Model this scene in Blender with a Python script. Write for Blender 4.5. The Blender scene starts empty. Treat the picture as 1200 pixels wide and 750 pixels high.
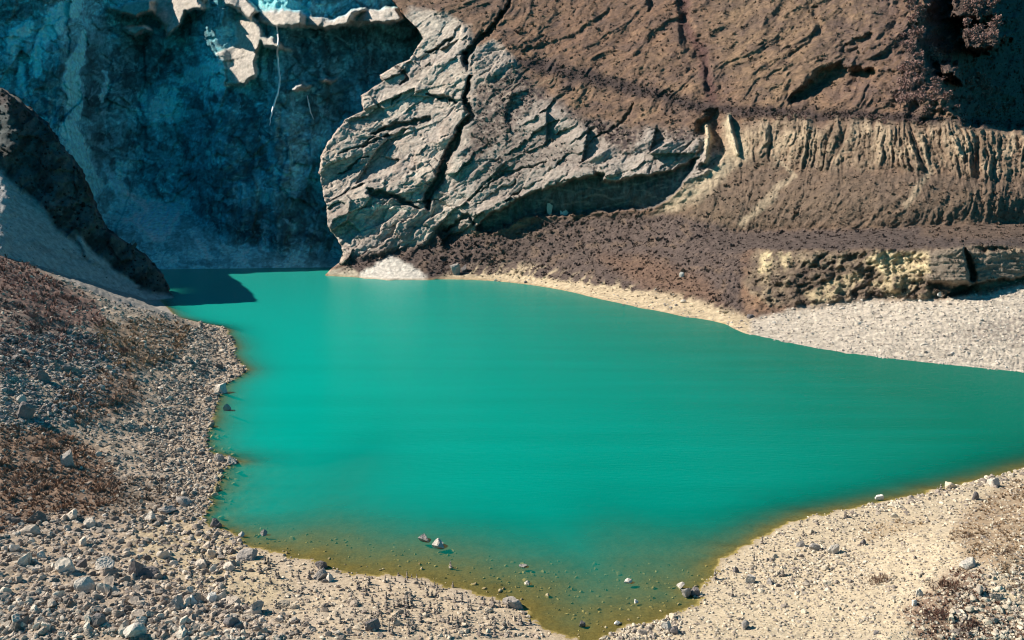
import bpy, math, random
import numpy as np

# ------------------------------------------------------------------ camera, light, exposure
SC = bpy.context.scene
COL = SC.collection
F, HCAM, PITCH = 1000.0, 45.0, math.radians(7.5)
cam_data = bpy.data.cameras.new('camera')
cam_data.sensor_width = 36.0
cam_data.lens = 36.0 * F / 1200.0
cam_data.clip_start, cam_data.clip_end = 0.5, 8000.0
cam = bpy.data.objects.new('camera', cam_data)
COL.objects.link(cam)
cam.location = (0, 0, HCAM)
cam.rotation_euler = (math.pi / 2 - PITCH, 0, 0)
SC.camera = cam

SUN_AZ, SUN_EL = math.radians(79), math.radians(38)      # azimuth measured to the left of the view
sun_vec = np.array([-math.sin(SUN_AZ) * math.cos(SUN_EL), math.cos(SUN_AZ) * math.cos(SUN_EL), math.sin(SUN_EL)])
sun_data = bpy.data.lights.new('sun', 'SUN')
sun_data.energy = 5.0
sun_data.angle = math.radians(0.5)
sun_data.color = (1.0, 0.90, 0.77)
sun = bpy.data.objects.new('sun', sun_data)
COL.objects.link(sun)
from mathutils import Vector
sun.rotation_euler = Vector(sun_vec).to_track_quat('Z', 'Y').to_euler()

world = bpy.data.worlds.new('World')
SC.world = world
world.use_nodes = True
wn, wl = world.node_tree.nodes, world.node_tree.links
wn.clear()
sky = wn.new('ShaderNodeTexSky')
sky.sky_type = 'NISHITA'
sky.sun_disc = False
sky.sun_elevation = SUN_EL
sky.sun_rotation = -SUN_AZ
sky.altitude = 3600
tint = wn.new('ShaderNodeMix')
tint.data_type = 'RGBA'
tint.blend_type = 'MULTIPLY'
tint.inputs[0].default_value = 1.0
tint.inputs[7].default_value = (0.05, 0.78, 0.88, 1)       # sky light tinted teal to grade the shadows
bg = wn.new('ShaderNodeBackground')
bg.inputs[1].default_value = 0.078
wo = wn.new('ShaderNodeOutputWorld')
wl.new(sky.outputs[0], tint.inputs[6])
wl.new(tint.outputs[2], bg.inputs[0])
wl.new(bg.outputs[0], wo.inputs[0])

SC.view_settings.view_transform = 'Standard'
SC.view_settings.look = 'None'
SC.view_settings.gamma = 1.0
SC.view_settings.use_curve_mapping = False
SC.view_settings.exposure = 0.75
SC.render.engine = 'CYCLES'
SC.cycles.pixel_filter_type = 'BLACKMAN_HARRIS'
SC.cycles.filter_width = 1.1
SC.cycles.max_bounces = 5
SC.cycles.diffuse_bounces = 2
SC.cycles.transparent_max_bounces = 6

rng = np.random.default_rng(7)
random.seed(7)

# ------------------------------------------------------------------ projection helpers (photo pixels, 1200 x 750)
CP, SP = math.cos(PITCH), math.sin(PITCH)
def ray(px, py):
    cx = (np.asarray(px, float) - 600) / F
    cy = (375 - np.asarray(py, float)) / F
    dy = CP + cy * SP
    return cx / dy, (-SP + cy * CP) / dy          # x and z per unit of Y
def at_depth(px, py, Y):
    a, t = ray(px, py)
    return np.stack([a * Y, Y + 0 * a, HCAM + t * Y], -1)
def on_level(px, py, z=0.0):
    a, t = ray(px, py)
    return at_depth(px, py, (z - HCAM) / t)
def project(x, y, z):
    dz = z - HCAM
    d = y * CP - dz * SP
    v = y * SP + dz * CP
    return 600 + F * x / d, 375 - F * v / d

# ------------------------------------------------------------------ noise (numpy)
def _hash(ix, iy, seed):
    h = (ix.astype(np.int64) * 374761393 + iy.astype(np.int64) * 668265263 + seed * 1442695041) & 0xffffffff
    h = ((h ^ (h >> 13)) * 1274126177) & 0xffffffff
    h = ((h ^ (h >> 16)) * 2246822519) & 0xffffffff
    return (h ^ (h >> 15)) & 0xffffffff
def rnd(ix, iy, seed):
    return _hash(ix, iy, seed) / 4294967295.0
def perlin(x, y, seed=0):
    x = np.asarray(x, float); y = np.asarray(y, float)
    x0 = np.floor(x); y0 = np.floor(y)
    fx, fy = x - x0, y - y0
    ix, iy = x0.astype(np.int64), y0.astype(np.int64)
    u = fx * fx * fx * (fx * (fx * 6 - 15) + 10); v = fy * fy * fy * (fy * (fy * 6 - 15) + 10)
    def g(dx, dy):
        a = rnd(ix + dx, iy + dy, seed) * 2 * np.pi
        return np.cos(a) * (fx - dx) + np.sin(a) * (fy - dy)
    n0 = g(0, 0) * (1 - u) + g(1, 0) * u
    n1 = g(0, 1) * (1 - u) + g(1, 1) * u
    return (n0 * (1 - v) + n1 * v) * 1.5
def fbm(x, y, octv=4, seed=0, gain=0.5, lac=2.03):
    s = 0; a = 1; tot = 0
    for i in range(octv):
        s = s + a * perlin(x, y, seed + i * 17); tot += a
        x = x * lac + 13.7; y = y * lac - 7.1; a *= gain
    return s / tot
def ridged(x, y, octv=4, seed=0, gain=0.5, lac=2.07):
    s = 0; a = 1; tot = 0
    for i in range(octv):
        s = s + a * (1 - 2 * np.abs(perlin(x, y, seed + i * 31))); tot += a
        x = x * lac + 3.1; y = y * lac + 9.2; a *= gain
    return s / tot
def facets(x, y, seed=0, jit=0.9):
    """cells with their own random tilt: (height, edge distance, cell random)"""
    ix = np.floor(x).astype(np.int64); iy = np.floor(y).astype(np.int64)
    f1 = np.full(x.shape, 9.0); f2 = np.full(x.shape, 9.0)
    h = np.zeros(x.shape); r = np.zeros(x.shape)
    for dx in (-1, 0, 1):
        for dy in (-1, 0, 1):
            cx, cy = ix + dx, iy + dy
            px = cx + 0.5 + jit * (rnd(cx, cy, seed) - 0.5); py = cy + 0.5 + jit * (rnd(cx, cy, seed + 1) - 0.5)
            d = (x - px) ** 2 + (y - py) ** 2
            near = d < f1
            f2 = np.where(near, f1, np.minimum(f2, d))
            f1 = np.where(near, d, f1)
            a = rnd(cx, cy, seed + 2) - 0.5; b = rnd(cx, cy, seed + 3) - 0.5; c = rnd(cx, cy, seed + 4)
            h = np.where(near, (c - 0.5) * 0.8 + 1.3 * (a * (x - px) + b * (y - py)), h)
            r = np.where(near, c, r)
    return h, np.sqrt(f2) - np.sqrt(f1), r
def smooth(a, b, x):
    t = np.clip((x - a) / (b - a), 0, 1)
    return t * t * (3 - 2 * t)

# ------------------------------------------------------------------ shapes drawn on the map of the photograph
def poly_dist(x, y, pts, closed=True):
    """distance to an outline and whether inside"""
    d2 = np.full(x.shape, 1e18); inside = np.zeros(x.shape, bool)
    n = len(pts)
    for i in range(n if closed else n - 1):
        x0, y0 = pts[i]; x1, y1 = pts[(i + 1) % n]
        ex, ey = x1 - x0, y1 - y0
        t = np.clip(((x - x0) * ex + (y - y0) * ey) / (ex * ex + ey * ey + 1e-12), 0, 1)
        d2 = np.minimum(d2, (x - x0 - t * ex) ** 2 + (y - y0 - t * ey) ** 2)
        if closed:
            c = ((y0 > y) != (y1 > y)) & (x < (x1 - x0) * (y - y0) / (y1 - y0 + 1e-12) + x0)
            inside ^= c
    return np.sqrt(d2), inside
def area(x, y, pts, soft=4.0):
    """soft mask of a polygon, 1 inside"""
    p = np.array(pts, float)
    out = np.zeros(x.shape)
    near = (x > p[:, 0].min() - soft) & (x < p[:, 0].max() + soft) & (y > p[:, 1].min() - soft) & (y < p[:, 1].max() + soft)
    if near.any():
        d, ins = poly_dist(x[near], y[near], pts)
        out[near] = smooth(-soft, soft, np.where(ins, d, -d))
    return out
def stroke(x, y, pts, width):
    """soft mask of a brush stroke; points are (x, y) or (x, y, width factor)"""
    p = np.array([(q[0], q[1], q[2] if len(q) > 2 else 1.0) for q in pts], float)
    w = width * p[:, 2].max()
    out = np.zeros(x.shape)
    near = (x > p[:, 0].min() - w) & (x < p[:, 0].max() + w) & (y > p[:, 1].min() - w) & (y < p[:, 1].max() + w)
    if not near.any(): return out
    X, Y = x[near], y[near]
    best = np.zeros(X.shape)
    for i in range(len(p) - 1):
        x0, y0, w0 = p[i]; x1, y1, w1 = p[i + 1]
        ex, ey = x1 - x0, y1 - y0
        t = np.clip(((X - x0) * ex + (Y - y0) * ey) / (ex * ex + ey * ey + 1e-12), 0, 1)
        d = np.sqrt((X - x0 - t * ex) ** 2 + (Y - y0 - t * ey) ** 2)
        best = np.maximum(best, 1 - smooth(0.15, 1.0, d / (width * (w0 + (w1 - w0) * t))))
    out[near] = best
    return out
def lerp(a, b, m):
    return a + (b - a) * m
def paint(colr, m, c):
    m = m[..., None]
    return colr * (1 - m) + np.asarray(c) * m

# ------------------------------------------------------------------ mesh helpers
def mesh_from(name, verts, faces, mats, colors=None, face_mat=None, flat=True, attrs=None):
    me = bpy.data.meshes.new(name)
    verts = np.asarray(verts, np.float32); faces = np.asarray(faces, np.int32)
    n, k = faces.shape
    me.vertices.add(len(verts)); me.vertices.foreach_set('co', verts.ravel())
    me.loops.add(n * k); me.loops.foreach_set('vertex_index', faces.ravel())
    me.polygons.add(n); me.polygons.foreach_set('loop_start', np.arange(n, dtype=np.int32) * k)
    me.polygons.foreach_set('use_smooth', np.full(n, not flat))
    for m in (mats if isinstance(mats, (list, tuple)) else [mats]): me.materials.append(m)
    if face_mat is not None: me.polygons.foreach_set('material_index', np.asarray(face_mat, np.int32))
    if colors is not None:
        a = me.attributes.new('tint', 'FLOAT_COLOR', 'POINT')
        a.data.foreach_set('color', np.concatenate([colors, np.ones((len(verts), 1))], 1).astype(np.float32).ravel())
    for k_, v in (attrs or {}).items():
        a = me.attributes.new(k_, 'FLOAT', 'POINT'); a.data.foreach_set('value', np.asarray(v, np.float32).ravel())
    me.update(calc_edges=True); me.validate()
    return me
def link(name, me, parent=None, loc=(0, 0, 0), rot=(0, 0, 0), scale=(1, 1, 1)):
    o = bpy.data.objects.new(name, me); COL.objects.link(o)
    o.parent = parent; o.location = loc; o.rotation_euler = rot; o.scale = scale
    return o
def tag(o, label=None, cat=None, group=None, kind=None):
    if label: o['label'] = label
    if cat: o['category'] = cat
    if group: o['group'] = group
    if kind: o['kind'] = kind
    return o
def grid_faces(nr, nc):
    i = np.arange((nr - 1) * (nc - 1)); r, c = i // (nc - 1), i % (nc - 1)
    a = r * nc + c
    return np.stack([a, a + 1, a + nc + 1, a + nc], 1)
def sheet(parts, P, C, mat, region, flat=False):
    """one landform cut into regions: every region becomes an object of its own"""
    nr, nc = P.shape[:2]
    F4 = grid_faces(nr, nc); V = P.reshape(-1, 3); CC = C.reshape(-1, 3); R = region.reshape(-1)[F4[:, 0]]
    for idx, (name, label, cat) in parts.items():
        f = F4[R == idx]
        if not len(f): continue
        used, inv = np.unique(f, return_inverse=True)
        o = link(name, mesh_from(name, V[used], inv.reshape(f.shape), mat, CC[used], flat=flat))
        tag(o, label, cat, kind='structure')

# ------------------------------------------------------------------ materials
def mat_tinted(name, scale=0.5, contrast=0.35, bump=0.6, bump_dist=0.3, rough=0.9, spec=0.2):
    m = bpy.data.materials.new(name); m.use_nodes = True
    n, l = m.node_tree.nodes, m.node_tree.links
    b = n['Principled BSDF']; b.inputs['Roughness'].default_value = rough; b.inputs['Specular IOR Level'].default_value = spec
    at = n.new('ShaderNodeAttribute'); at.attribute_name = 'tint'
    g = n.new('ShaderNodeNewGeometry')
    t = n.new('ShaderNodeTexNoise'); t.inputs['Scale'].default_value = scale; t.inputs['Detail'].default_value = 8; t.inputs['Roughness'].default_value = 0.65
    l.new(g.outputs['Position'], t.inputs['Vector'])
    mr = n.new('ShaderNodeMapRange'); mr.inputs[1].default_value = 0.3; mr.inputs[2].default_value = 0.7
    mr.inputs[3].default_value = 1 - contrast; mr.inputs[4].default_value = 1 + contrast
    l.new(t.outputs['Fac'], mr.inputs[0])
    mx = n.new('ShaderNodeMix'); mx.data_type = 'RGBA'; mx.blend_type = 'MULTIPLY'; mx.inputs[0].default_value = 1
    l.new(at.outputs['Color'], mx.inputs[6]); l.new(mr.outputs[0], mx.inputs[7]); l.new(mx.outputs[2], b.inputs['Base Color'])
    t2 = n.new('ShaderNodeTexNoise'); t2.inputs['Scale'].default_value = scale * 3; t2.inputs['Detail'].default_value = 8; t2.inputs['Roughness'].default_value = 0.7
    l.new(g.outputs['Position'], t2.inputs['Vector'])
    bp = n.new('ShaderNodeBump'); bp.inputs['Strength'].default_value = bump; bp.inputs['Distance'].default_value = bump_dist
    l.new(t2.outputs['Fac'], bp.inputs['Height']); l.new(bp.outputs[0], b.inputs['Normal'])
    return m
M_CLIFF = mat_tinted('cliff_rock', 0.35, 0.42, 0.8, 1.3)
M_WALL = mat_tinted('shade_teal_rock', 0.3, 0.32, 0.9, 2.0, rough=0.8)  # back wall rock; its teal tint carries the colour of shade
M_SHORE = mat_tinted('gravel_and_sand', 3.0, 0.3, 0.7, 0.12)
M_BANK = mat_tinted('dark_slope', 0.4, 0.35, 0.6, 0.8)

# ------------------------------------------------------------------ the right-hand mountain: from the far shore up
def knots(v, xs, ys): return np.interp(v, xs, ys)
FAR_X = [300, 385, 420, 455, 500, 540, 580, 620, 660, 700, 750, 800, 850, 858, 875, 920, 1000, 1100, 1200, 1400]
FAR_Y = [322, 322.5, 325, 328, 327.5, 327, 329, 333, 340, 350, 361, 371, 379, 386, 392, 403, 417, 428, 438, 452]
SIL_Y = [-80, -30, 0, 20, 32, 45, 58, 70, 78, 88, 95, 104, 112, 120, 130, 140, 155, 168, 180, 200, 215, 232, 255, 265, 275, 282, 290, 300, 308, 314, 319, 324]
SIL_X = [446, 452, 460, 476, 488, 496, 488, 480, 462, 446, 449, 436, 424, 425, 426, 405, 394, 384, 378, 375, 376, 382, 384, 384, 391, 397, 401, 402, 399, 390, 384, 381]
NC, NR = 1000, 440
U = np.linspace(355, 1390, NC)
VV = np.linspace(0, 1, NR)
PX = np.tile(U, (NR, 1))
shore_py = knots(U, FAR_X, FAR_Y) + 1.2 + 1.3 * fbm(U / 14, U * 0, 4, 6) * smooth(500, 620, U)
_k = np.exp(-np.linspace(-2.2, 2.2, 121) ** 2); _k /= _k.sum()
_p = np.pad(shore_py, (60, 60), 'edge'); base_py = np.maximum(sum(_k[j] * _p[j:j + NC] for j in range(121)) + 4.0, shore_py + 1.0)
base_py = sum(_k[j] * np.pad(base_py, (60, 60), 'edge')[j:j + NC] for j in range(121)) + 2.0
PY = base_py[None] + (-45 - base_py[None]) * VV[:, None]
wob = 4.0 * fbm(PX / 22, PY / 16, 4, 5) + 2.5 * ridged(PX / 40, PY / 9, 3, 7) - 1
xs = knots(PY, SIL_Y, SIL_X) + wob * 0.8
EXC = np.maximum(0, xs - PX)
PXE = np.maximum(PX, xs - 0.004 * EXC)
# warped copies of the map coordinates give ragged region edges
WX = PXE + 7 * fbm(PXE / 40, PY / 30, 4, 11) + 3 * fbm(PXE / 9, PY / 9, 3, 12)
WY = PY + 5 * fbm(PXE / 40, PY / 30, 4, 13) + 3 * fbm(PXE / 9, PY / 9, 3, 14)

R_BUTT = [(370, 320), (370, 190), (400, 130), (440, 70), (480, 10), (520, 15), (548, 30), (552, 90), (548, 130), (520, 200), (508, 245), (520, 262), (500, 285), (440, 300), (410, 305)]
R_MID = [(552, 60), (575, 50), (605, 70), (625, 100), (690, 140), (740, 150), (800, 150), (840, 165), (845, 190), (800, 215), (700, 212), (640, 225), (600, 238), (560, 262), (545, 275), (515, 290), (505, 240), (525, 200), (550, 130)]
R_LOW = [(400, 335), (405, 300), (440, 296), (500, 285), (520, 262), (548, 276), (600, 270), (640, 255), (700, 252), (770, 250), (850, 262), (870, 290), (870, 392), (850, 390), (700, 362), (600, 340)]
R_CAVE = [(556, 268), (568, 256), (600, 238), (640, 222), (672, 209), (706, 206), (702, 214), (740, 208), (790, 197), (815, 186), (806, 208), (792, 230), (764, 244), (700, 249), (640, 252), (618, 254), (598, 264), (572, 272)]
R_FLUTE = [(866, 143), (900, 140), (1000, 145), (1100, 150), (1300, 156), (1400, 158), (1400, 215), (1200, 205), (1100, 198), (1000, 196), (900, 195), (868, 185)]
R_TALUS = [(845, 200), (866, 180), (900, 195), (1000, 196), (1100, 198), (1400, 215), (1400, 262), (1200, 262), (1000, 270), (860, 275), (780, 262)]
R_TERR = [(830, 272), (1000, 268), (1200, 260), (1400, 258), (1400, 292), (1200, 292), (1130, 290), (1100, 293), (1000, 293), (900, 294), (840, 296)]
R_BLUFF = [(885, 296), (1000, 293), (1090, 293), (1130, 288), (1200, 291), (1400, 292), (1400, 326), (1200, 328), (1175, 338), (1120, 347), (1060, 350), (1000, 352), (940, 362), (900, 355), (870, 330)]
R_FAN = [(852, 392), (862, 378), (900, 368), (1000, 354), (1100, 350), (1150, 342), (1200, 330), (1400, 318), (1400, 460), (1200, 442), (1000, 420)]
S = np.full(PX.shape, 0.72)
for reg, val, soft in ((R_BUTT, 1.05, 10), (R_MID, 1.15, 12), (R_LOW, 0.36, 8), (R_CAVE, 9.0, 2), (R_FLUTE, 1.15, 12), (R_TALUS, 0.66, 12),
                       (R_TERR, 0.10, 4), (R_BLUFF, 1.6, 4), (R_FAN, 0.12 + 0.15 * smooth(880, 1220, PX), 4)):
    S = lerp(S, val, area(WX, WY, reg, soft))
CLAY_CLIFF = [(1082, 297), (1110, 290), (1128, 287), (1150, 296), (1200, 292), (1400, 292), (1400, 328), (1200, 328), (1170, 336), (1120, 334), (1085, 330)]
S = lerp(S, 5.0, area(WX, WY, CLAY_CLIFF, 2))
SLAB = area(PXE, PY, [(500, 335), (540, 312), (620, 310), (700, 326), (800, 346), (850, 362), (880, 372), (880, 410), (600, 355)], 7)
S = lerp(S, 0.2, SLAB)
# march every column up the slope
a0, t0 = ray(PXE[0], PY[0])
Yc = (HCAM + 0.5) / (-t0)
Zc = HCAM + t0 * Yc
YD = np.zeros(PX.shape); YD[0] = Yc
for i in range(1, NR):
    _, t = ray(PXE[i], PY[i])
    s = S[i]
    dY = np.clip((HCAM + Yc * t - Zc) / np.maximum(s - t, 0.02), 0, 14)
    under = PY[i] > shore_py                             # still below the waterline: flat lake floor
    Yc = Yc + dY
    for w_ in ((2, 5, 12) if i > 8 else (2,)):               # neighbouring columns lean on one another
        e_ = np.pad(Yc, (w_, w_), 'edge'); Yc = 0.5 * Yc + 0.25 * (e_[2 * w_:] + e_[:-2 * w_])
    Yc = np.where(under, (HCAM + 0.5) / np.maximum(-t, .02), Yc)
    Zc = HCAM + t * Yc
    YD[i] = Yc
# blend columns a little so that neighbouring columns agree
k = np.exp(-np.linspace(-2, 2, 13) ** 2); k /= k.sum()
pad = np.pad(YD, ((0, 0), (6, 6)), 'edge')
YD = sum(k[j] * pad[:, j:j + NC] for j in range(13))

kk = np.exp(-np.linspace(-2.2, 2.2, 71) ** 2); kk /= kk.sum()
pad = np.pad(YD, ((0, 0), (35, 35)), 'edge')
wide = sum(kk[j] * pad[:, j:j + NC] for j in range(71))
YD = lerp(YD, wide, np.clip(np.exp(-((PXE - 850) / 60) ** 2) * 1.2, 0, 1) * smooth(8, 45, shore_py[None] - PY))
# rock relief: metres pushed away from (+) or towards (-) the viewer
rock = np.maximum(area(WX, WY, R_BUTT, 5), area(WX, WY, R_MID, 6))
shrub_mid = np.clip(area(WX, WY, [(612, 72), (700, 92), (760, 105), (830, 125), (870, 128), (860, 150), (800, 165), (760, 150), (735, 180), (700, 160), (660, 130), (620, 105)], 8)
                    + area(WX, WY, [(560, 100), (610, 75), (640, 110), (600, 150), (560, 190), (545, 180)], 8) * 0.75
                    + area(WX, WY, [(600, 150), (660, 160), (700, 195), (640, 190), (590, 215), (560, 215)], 8) * 0.5, 0, 1)
bare = rock * (1 - 0.85 * shrub_mid)
ca, sa = math.cos(math.radians(34)), math.sin(math.radians(34))
A1 = PXE * ca - PY * sa; A2 = PXE * sa + PY * ca           # along and across the strata, which rise to the right
A1w = A1 + 10 * fbm(PXE / 45, PY / 45, 3, 21); A2w = A2 + 9 * fbm(PXE / 38, PY / 38, 3, 22)
A1w = A1w + 5 * fbm(PXE / 14, PY / 14, 3, 23); A2w = A2w + 4 * fbm(PXE / 13, PY / 13, 3, 24)
f1, e1, r1 = facets(A1w / 52, A2w / 15, 31)
f2_, e2, r2 = facets(A1w / 15 + 5, A2w / 7.5, 37)
f3, e3, r3 = facets(A1w / 5.5, A2w / 3.6, 41)
f4, e4, r4 = facets(A1 / 90, A2 / 34, 43)
strata = ridged(A1w / 50, A2w / 10, 5, 51, gain=.6)
brk = smooth(-.2, .4, fbm(PXE / 30, PY / 30, 3, 52))                       # where the rock is broken up, where it is smooth
crk = np.exp(-e1 / 0.022) * 2.4 * smooth(-.4, .2, fbm(PXE / 20, PY / 20, 2, 58)) + brk * np.exp(-e2 / 0.05) * 0.7
rel_rock = 15.0 * f4 + 8.0 * f1 - 0.9 * ridged(A1w / 34, A2w / 3.4, 4, 57, gain=.6) + (1.0 + 2.0 * brk) * f2_ + (0.35 + .9 * brk) * f3 - (0.5 + .6 * brk) * strata + crk + 6 * fbm(A1 / 80, A2 / 50, 4, 55) + 0.9 * fbm(PXE / 4, PY / 3.4, 3, 56)
soil = 5.0 * fbm(PXE / 60, PY / 40, 4, 61) + 1.6 * fbm(PXE / 9, PY / 7, 4, 62)
soil += -7.5 * ridged((PXE * .8 - PY * .6 + 20 * fbm(PXE / 60, PY / 60, 3, 116)) / 110, (PXE * .6 + PY * .8 + 22 * fbm(PXE / 60, PY / 60, 3, 117)) / 30, 5, 115, gain=.5) * smooth(150, 110, PY)
soil += 1.1 * ridged((PXE * .88 - PY * .48) / 60, (PXE * .48 + PY * .88 + 10 * fbm(PXE / 40, PY / 40, 3, 112)) / 9, 4, 113) + 0.4 * fbm(PXE / 3.2, PY / 2.6, 2, 64)
soil += 1.8 * ridged((PXE * 0.9 - PY * 0.35) / 26, (PXE * 0.35 + PY * 0.9) / 60, 4, 63) * smooth(180, 60, PY)
DEL = lerp(soil, rel_rock, bare)
# gullies and dark clefts in the buttress
CLEFTS = [
    ([(604, -20, .6), (598, 0, .7), (585, 20, .8), (572, 40, 1), (556, 52, 1.2), (549, 62, 1.3), (546, 72, 1.0)], 8, 16),
    ([(546, 60, 1), (544, 72, 1), (548, 82, .6)], 8, 10),
    ([(552, 90, .5), (548, 100, .9), (545, 112, 1), (547, 124, .9), (552, 134, 1.0), (546, 144, .9), (538, 154, 1.2), (534, 166, 1.2), (524, 186, 1.1), (514, 208, 1.3), (508, 224, 1.4), (500, 243, .8)], 9, 18),
    ([(436, 158, .4), (448, 152, 1), (470, 146, 1.1), (496, 143, .9), (505, 139, .3)], 6, 9),
    ([(500, 110, .4), (516, 113, 1), (534, 119, .5)], 5, 7),
    ([(426, 170, .5), (440, 166, 1), (456, 158, .6)], 5, 7),
    ([(456, 62, .3), (474, 88, 1), (478, 92, .8), (468, 100, .4)], 7, 9),
    ([(500, 62, .4), (516, 56, 1), (530, 44, .7)], 5, 8),
    ([(430, 222, .4), (442, 226, 1), (466, 232, 1), (480, 240, .7), (490, 246, .4)], 8, 10),
    ([(398, 178, .4), (420, 172, .8), (440, 160, .5)], 4, 5),
    ([(392, 204, .4), (412, 196, .8), (430, 184, .5)], 4, 5),
    ([(385, 236, .4), (400, 230, .8), (424, 214, .6)], 4, 5),
    ([(520, 272, .5), (534, 262, 1), (545, 254, .8), (556, 262, .6)], 5, 7),
    ([(470, 110, .3), (462, 116, 1), (458, 124, .4)], 4, 6),
    ([(690, 166, .4), (725, 148, .9), (742, 122, .5)], 5, 4),
    ([(560, 225, .4), (590, 205, 1), (640, 190, .4)], 4, 5),
    ([(615, 62, .5), (650, 54, 1), (675, 42, .9), (720, 12, .4)], 9, 4),
    ([(800, -10, 1), (803, 14, .9), (802, 34, .8), (808, 46, 1.0), (822, 56, 1.5), (836, 64, .8)], 13, 10),
    ([(824, 66, .6), (828, 84, .8), (830, 105, .7)], 8, 5),
    ([(762, -5, .7), (765, 8, 1), (760, 14, .4)], 8, 9),
    ([(928, 119, .3), (948, 109, .8), (966, 98, 1.4), (984, 95, 1.5), (1002, 93, 1.1), (1020, 88, .4)], 17, 17),
    ([(990, 58, .8), (1004, 52, 1), (1018, 46, .8)], 11, 8),
    ([(912, 58, .6), (925, 56, 1)], 7, 4),
    ([(955, 10, .6), (960, 30, 1), (950, 50, .6), (925, 66, .4)], 8, 4),
    ([(822, 150, .8), (836, 140, 1.4), (842, 160, 1.2), (838, 185, 1.0), (826, 195, .7)], 13, 13),
]
WB1 = 3.0 * fbm(PXE / 7, PY / 7, 3, 71) + 5 * fbm(PXE / 24, PY / 24, 2, 73); WB2 = 3.0 * fbm(PXE / 7, PY / 7, 3, 72) + 5 * fbm(PXE / 24, PY / 24, 2, 74)
for ci, (pts, w, d) in enumerate(CLEFTS):
    w = w * (.55 if ci < 3 else .66 if ci < 16 else 1)
    DEL += d * stroke(PXE + WB1, PY + WB2, pts, w)
# pale fins standing in the chute
FINS = [([(828, 148, .8), (831, 160, 1.0), (828, 176, .8), (826, 190, .7)], 5, -9), ([(853, 136, .8), (856, 150, 1), (860, 164, 1), (864, 180, .7)], 5, -9)]
for pts, w, d in FINS: DEL += d * stroke(PXE, PY, pts, w)
# fluted moraine wall: ribs run straight down the slope
DEL = lerp(DEL, .3 * DEL, np.maximum(area(WX, WY, R_FLUTE, 10), area(WX, WY, R_TALUS, 14)))
fl = area(PXE, PY + 13 * fbm(PXE / 34, PY / 200, 3, 77) + 9 * fbm(PXE / 13, PY / 60, 4, 80), R_FLUTE, 8)
tal = area(WX, WY, R_TALUS, 16)
fx = PXE + 0.22 * (PY - 150) * np.sin(PXE / 47) + 9 * fbm(PXE / 30, PY / 45, 4, 81)
amp = .35 + 1.1 * smooth(-.35, .35, fbm(PXE / 45, PY / 200, 3, 89))        # some ribs deep, some worn flat
ribs = ridged(fx / 14 + .8 * fbm(PXE / 50, PY / 300, 2, 128), PY / 150, 4, 82, gain=.6); ribf = ridged(fx / 7.5, PY / 60, 4, 83)
DEL += np.clip(fl + .45 * tal * smooth(262, 200, PY), 0, 1) * amp * (-4.6 * ribs - 1.8 * ribf) + fl * 1.8 * fbm(PXE / 5, PY / 5, 3, 78)
DEL += tal * (-1.6 * ridged((fx + 0.5 * (PY - 200)) / 22, PY / 120, 4, 84) + 0.6 * fbm(PXE / 6, PY / 9, 3, 79))
bl_ = area(WX, WY, R_BLUFF, 8)
low = np.maximum(area(WX, WY, R_LOW, 6), area(WX, WY, R_BLUFF, 6))
lx = PXE + 0.9 * (PY - 300) + 14 * fbm(PXE / 30, PY / 24, 4, 93); BRK2 = smooth(-.25, .3, fbm(PXE / 40, PY / 24, 3, 94))
DEL += low * smooth(285, 320, PY) * (-2.4 * BRK2 * ridged(lx / 16, PY / 60, 4, 85)) + bl_ * 6 * fbm(PXE / 26, PY / 15, 4, 76) + low * 1.5 * fbm(PXE / 8, PY / 6, 4, 86)
cv = area(WX, WY, R_CAVE, 2)
DEL = lerp(DEL, 13 + 1.6 * f2_ + 2 * ridged(PXE / 8, PY / 40, 3, 87), cv)
# clay cliff: broad faces with a dark slot
cc = area(WX, WY, CLAY_CLIFF, 3)
DEL = lerp(DEL, -3 + 0.5 * f3 - 6 * area(PXE, PY, [(1082, 300), (1112, 288), (1132, 286), (1136, 330), (1110, 336), (1084, 330)], 4) + 1.0 * fbm(PXE / 30, PY / 4, 3, 88), cc)
DEL += 9 * stroke(PXE + WB1 * .6, PY, [(1131, 292, .4), (1136, 310, .9), (1141, 326, 1.1)], 6)
DEL += 8 * area(WX, WY, [(1108, 346), (1120, 335), (1160, 330), (1200, 326), (1230, 326), (1190, 336), (1150, 343)], 2)
FANM = area(WX, WY, R_FAN, 5)
DEL = lerp(DEL, 1.2 * fbm(PXE / 30, PY / 12, 4, 90) + 1.0 * fbm(PXE / 5, PY / 3.0, 3, 91), np.maximum(FANM, SLAB * 0.7))
for pts in ([(960, 378), (1000, 372), (1060, 364), (1110, 358)], [(1075, 376), (1100, 370)], [(930, 392), (1000, 381)]):
    DEL += 1.6 * smooth(-.3, .3, fbm(PXE / 14, PY / 14, 2, 127)) * stroke(PXE, PY + 4 * fbm(PXE / 30, PY / 12, 2, 92), pts, 2.6)
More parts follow.
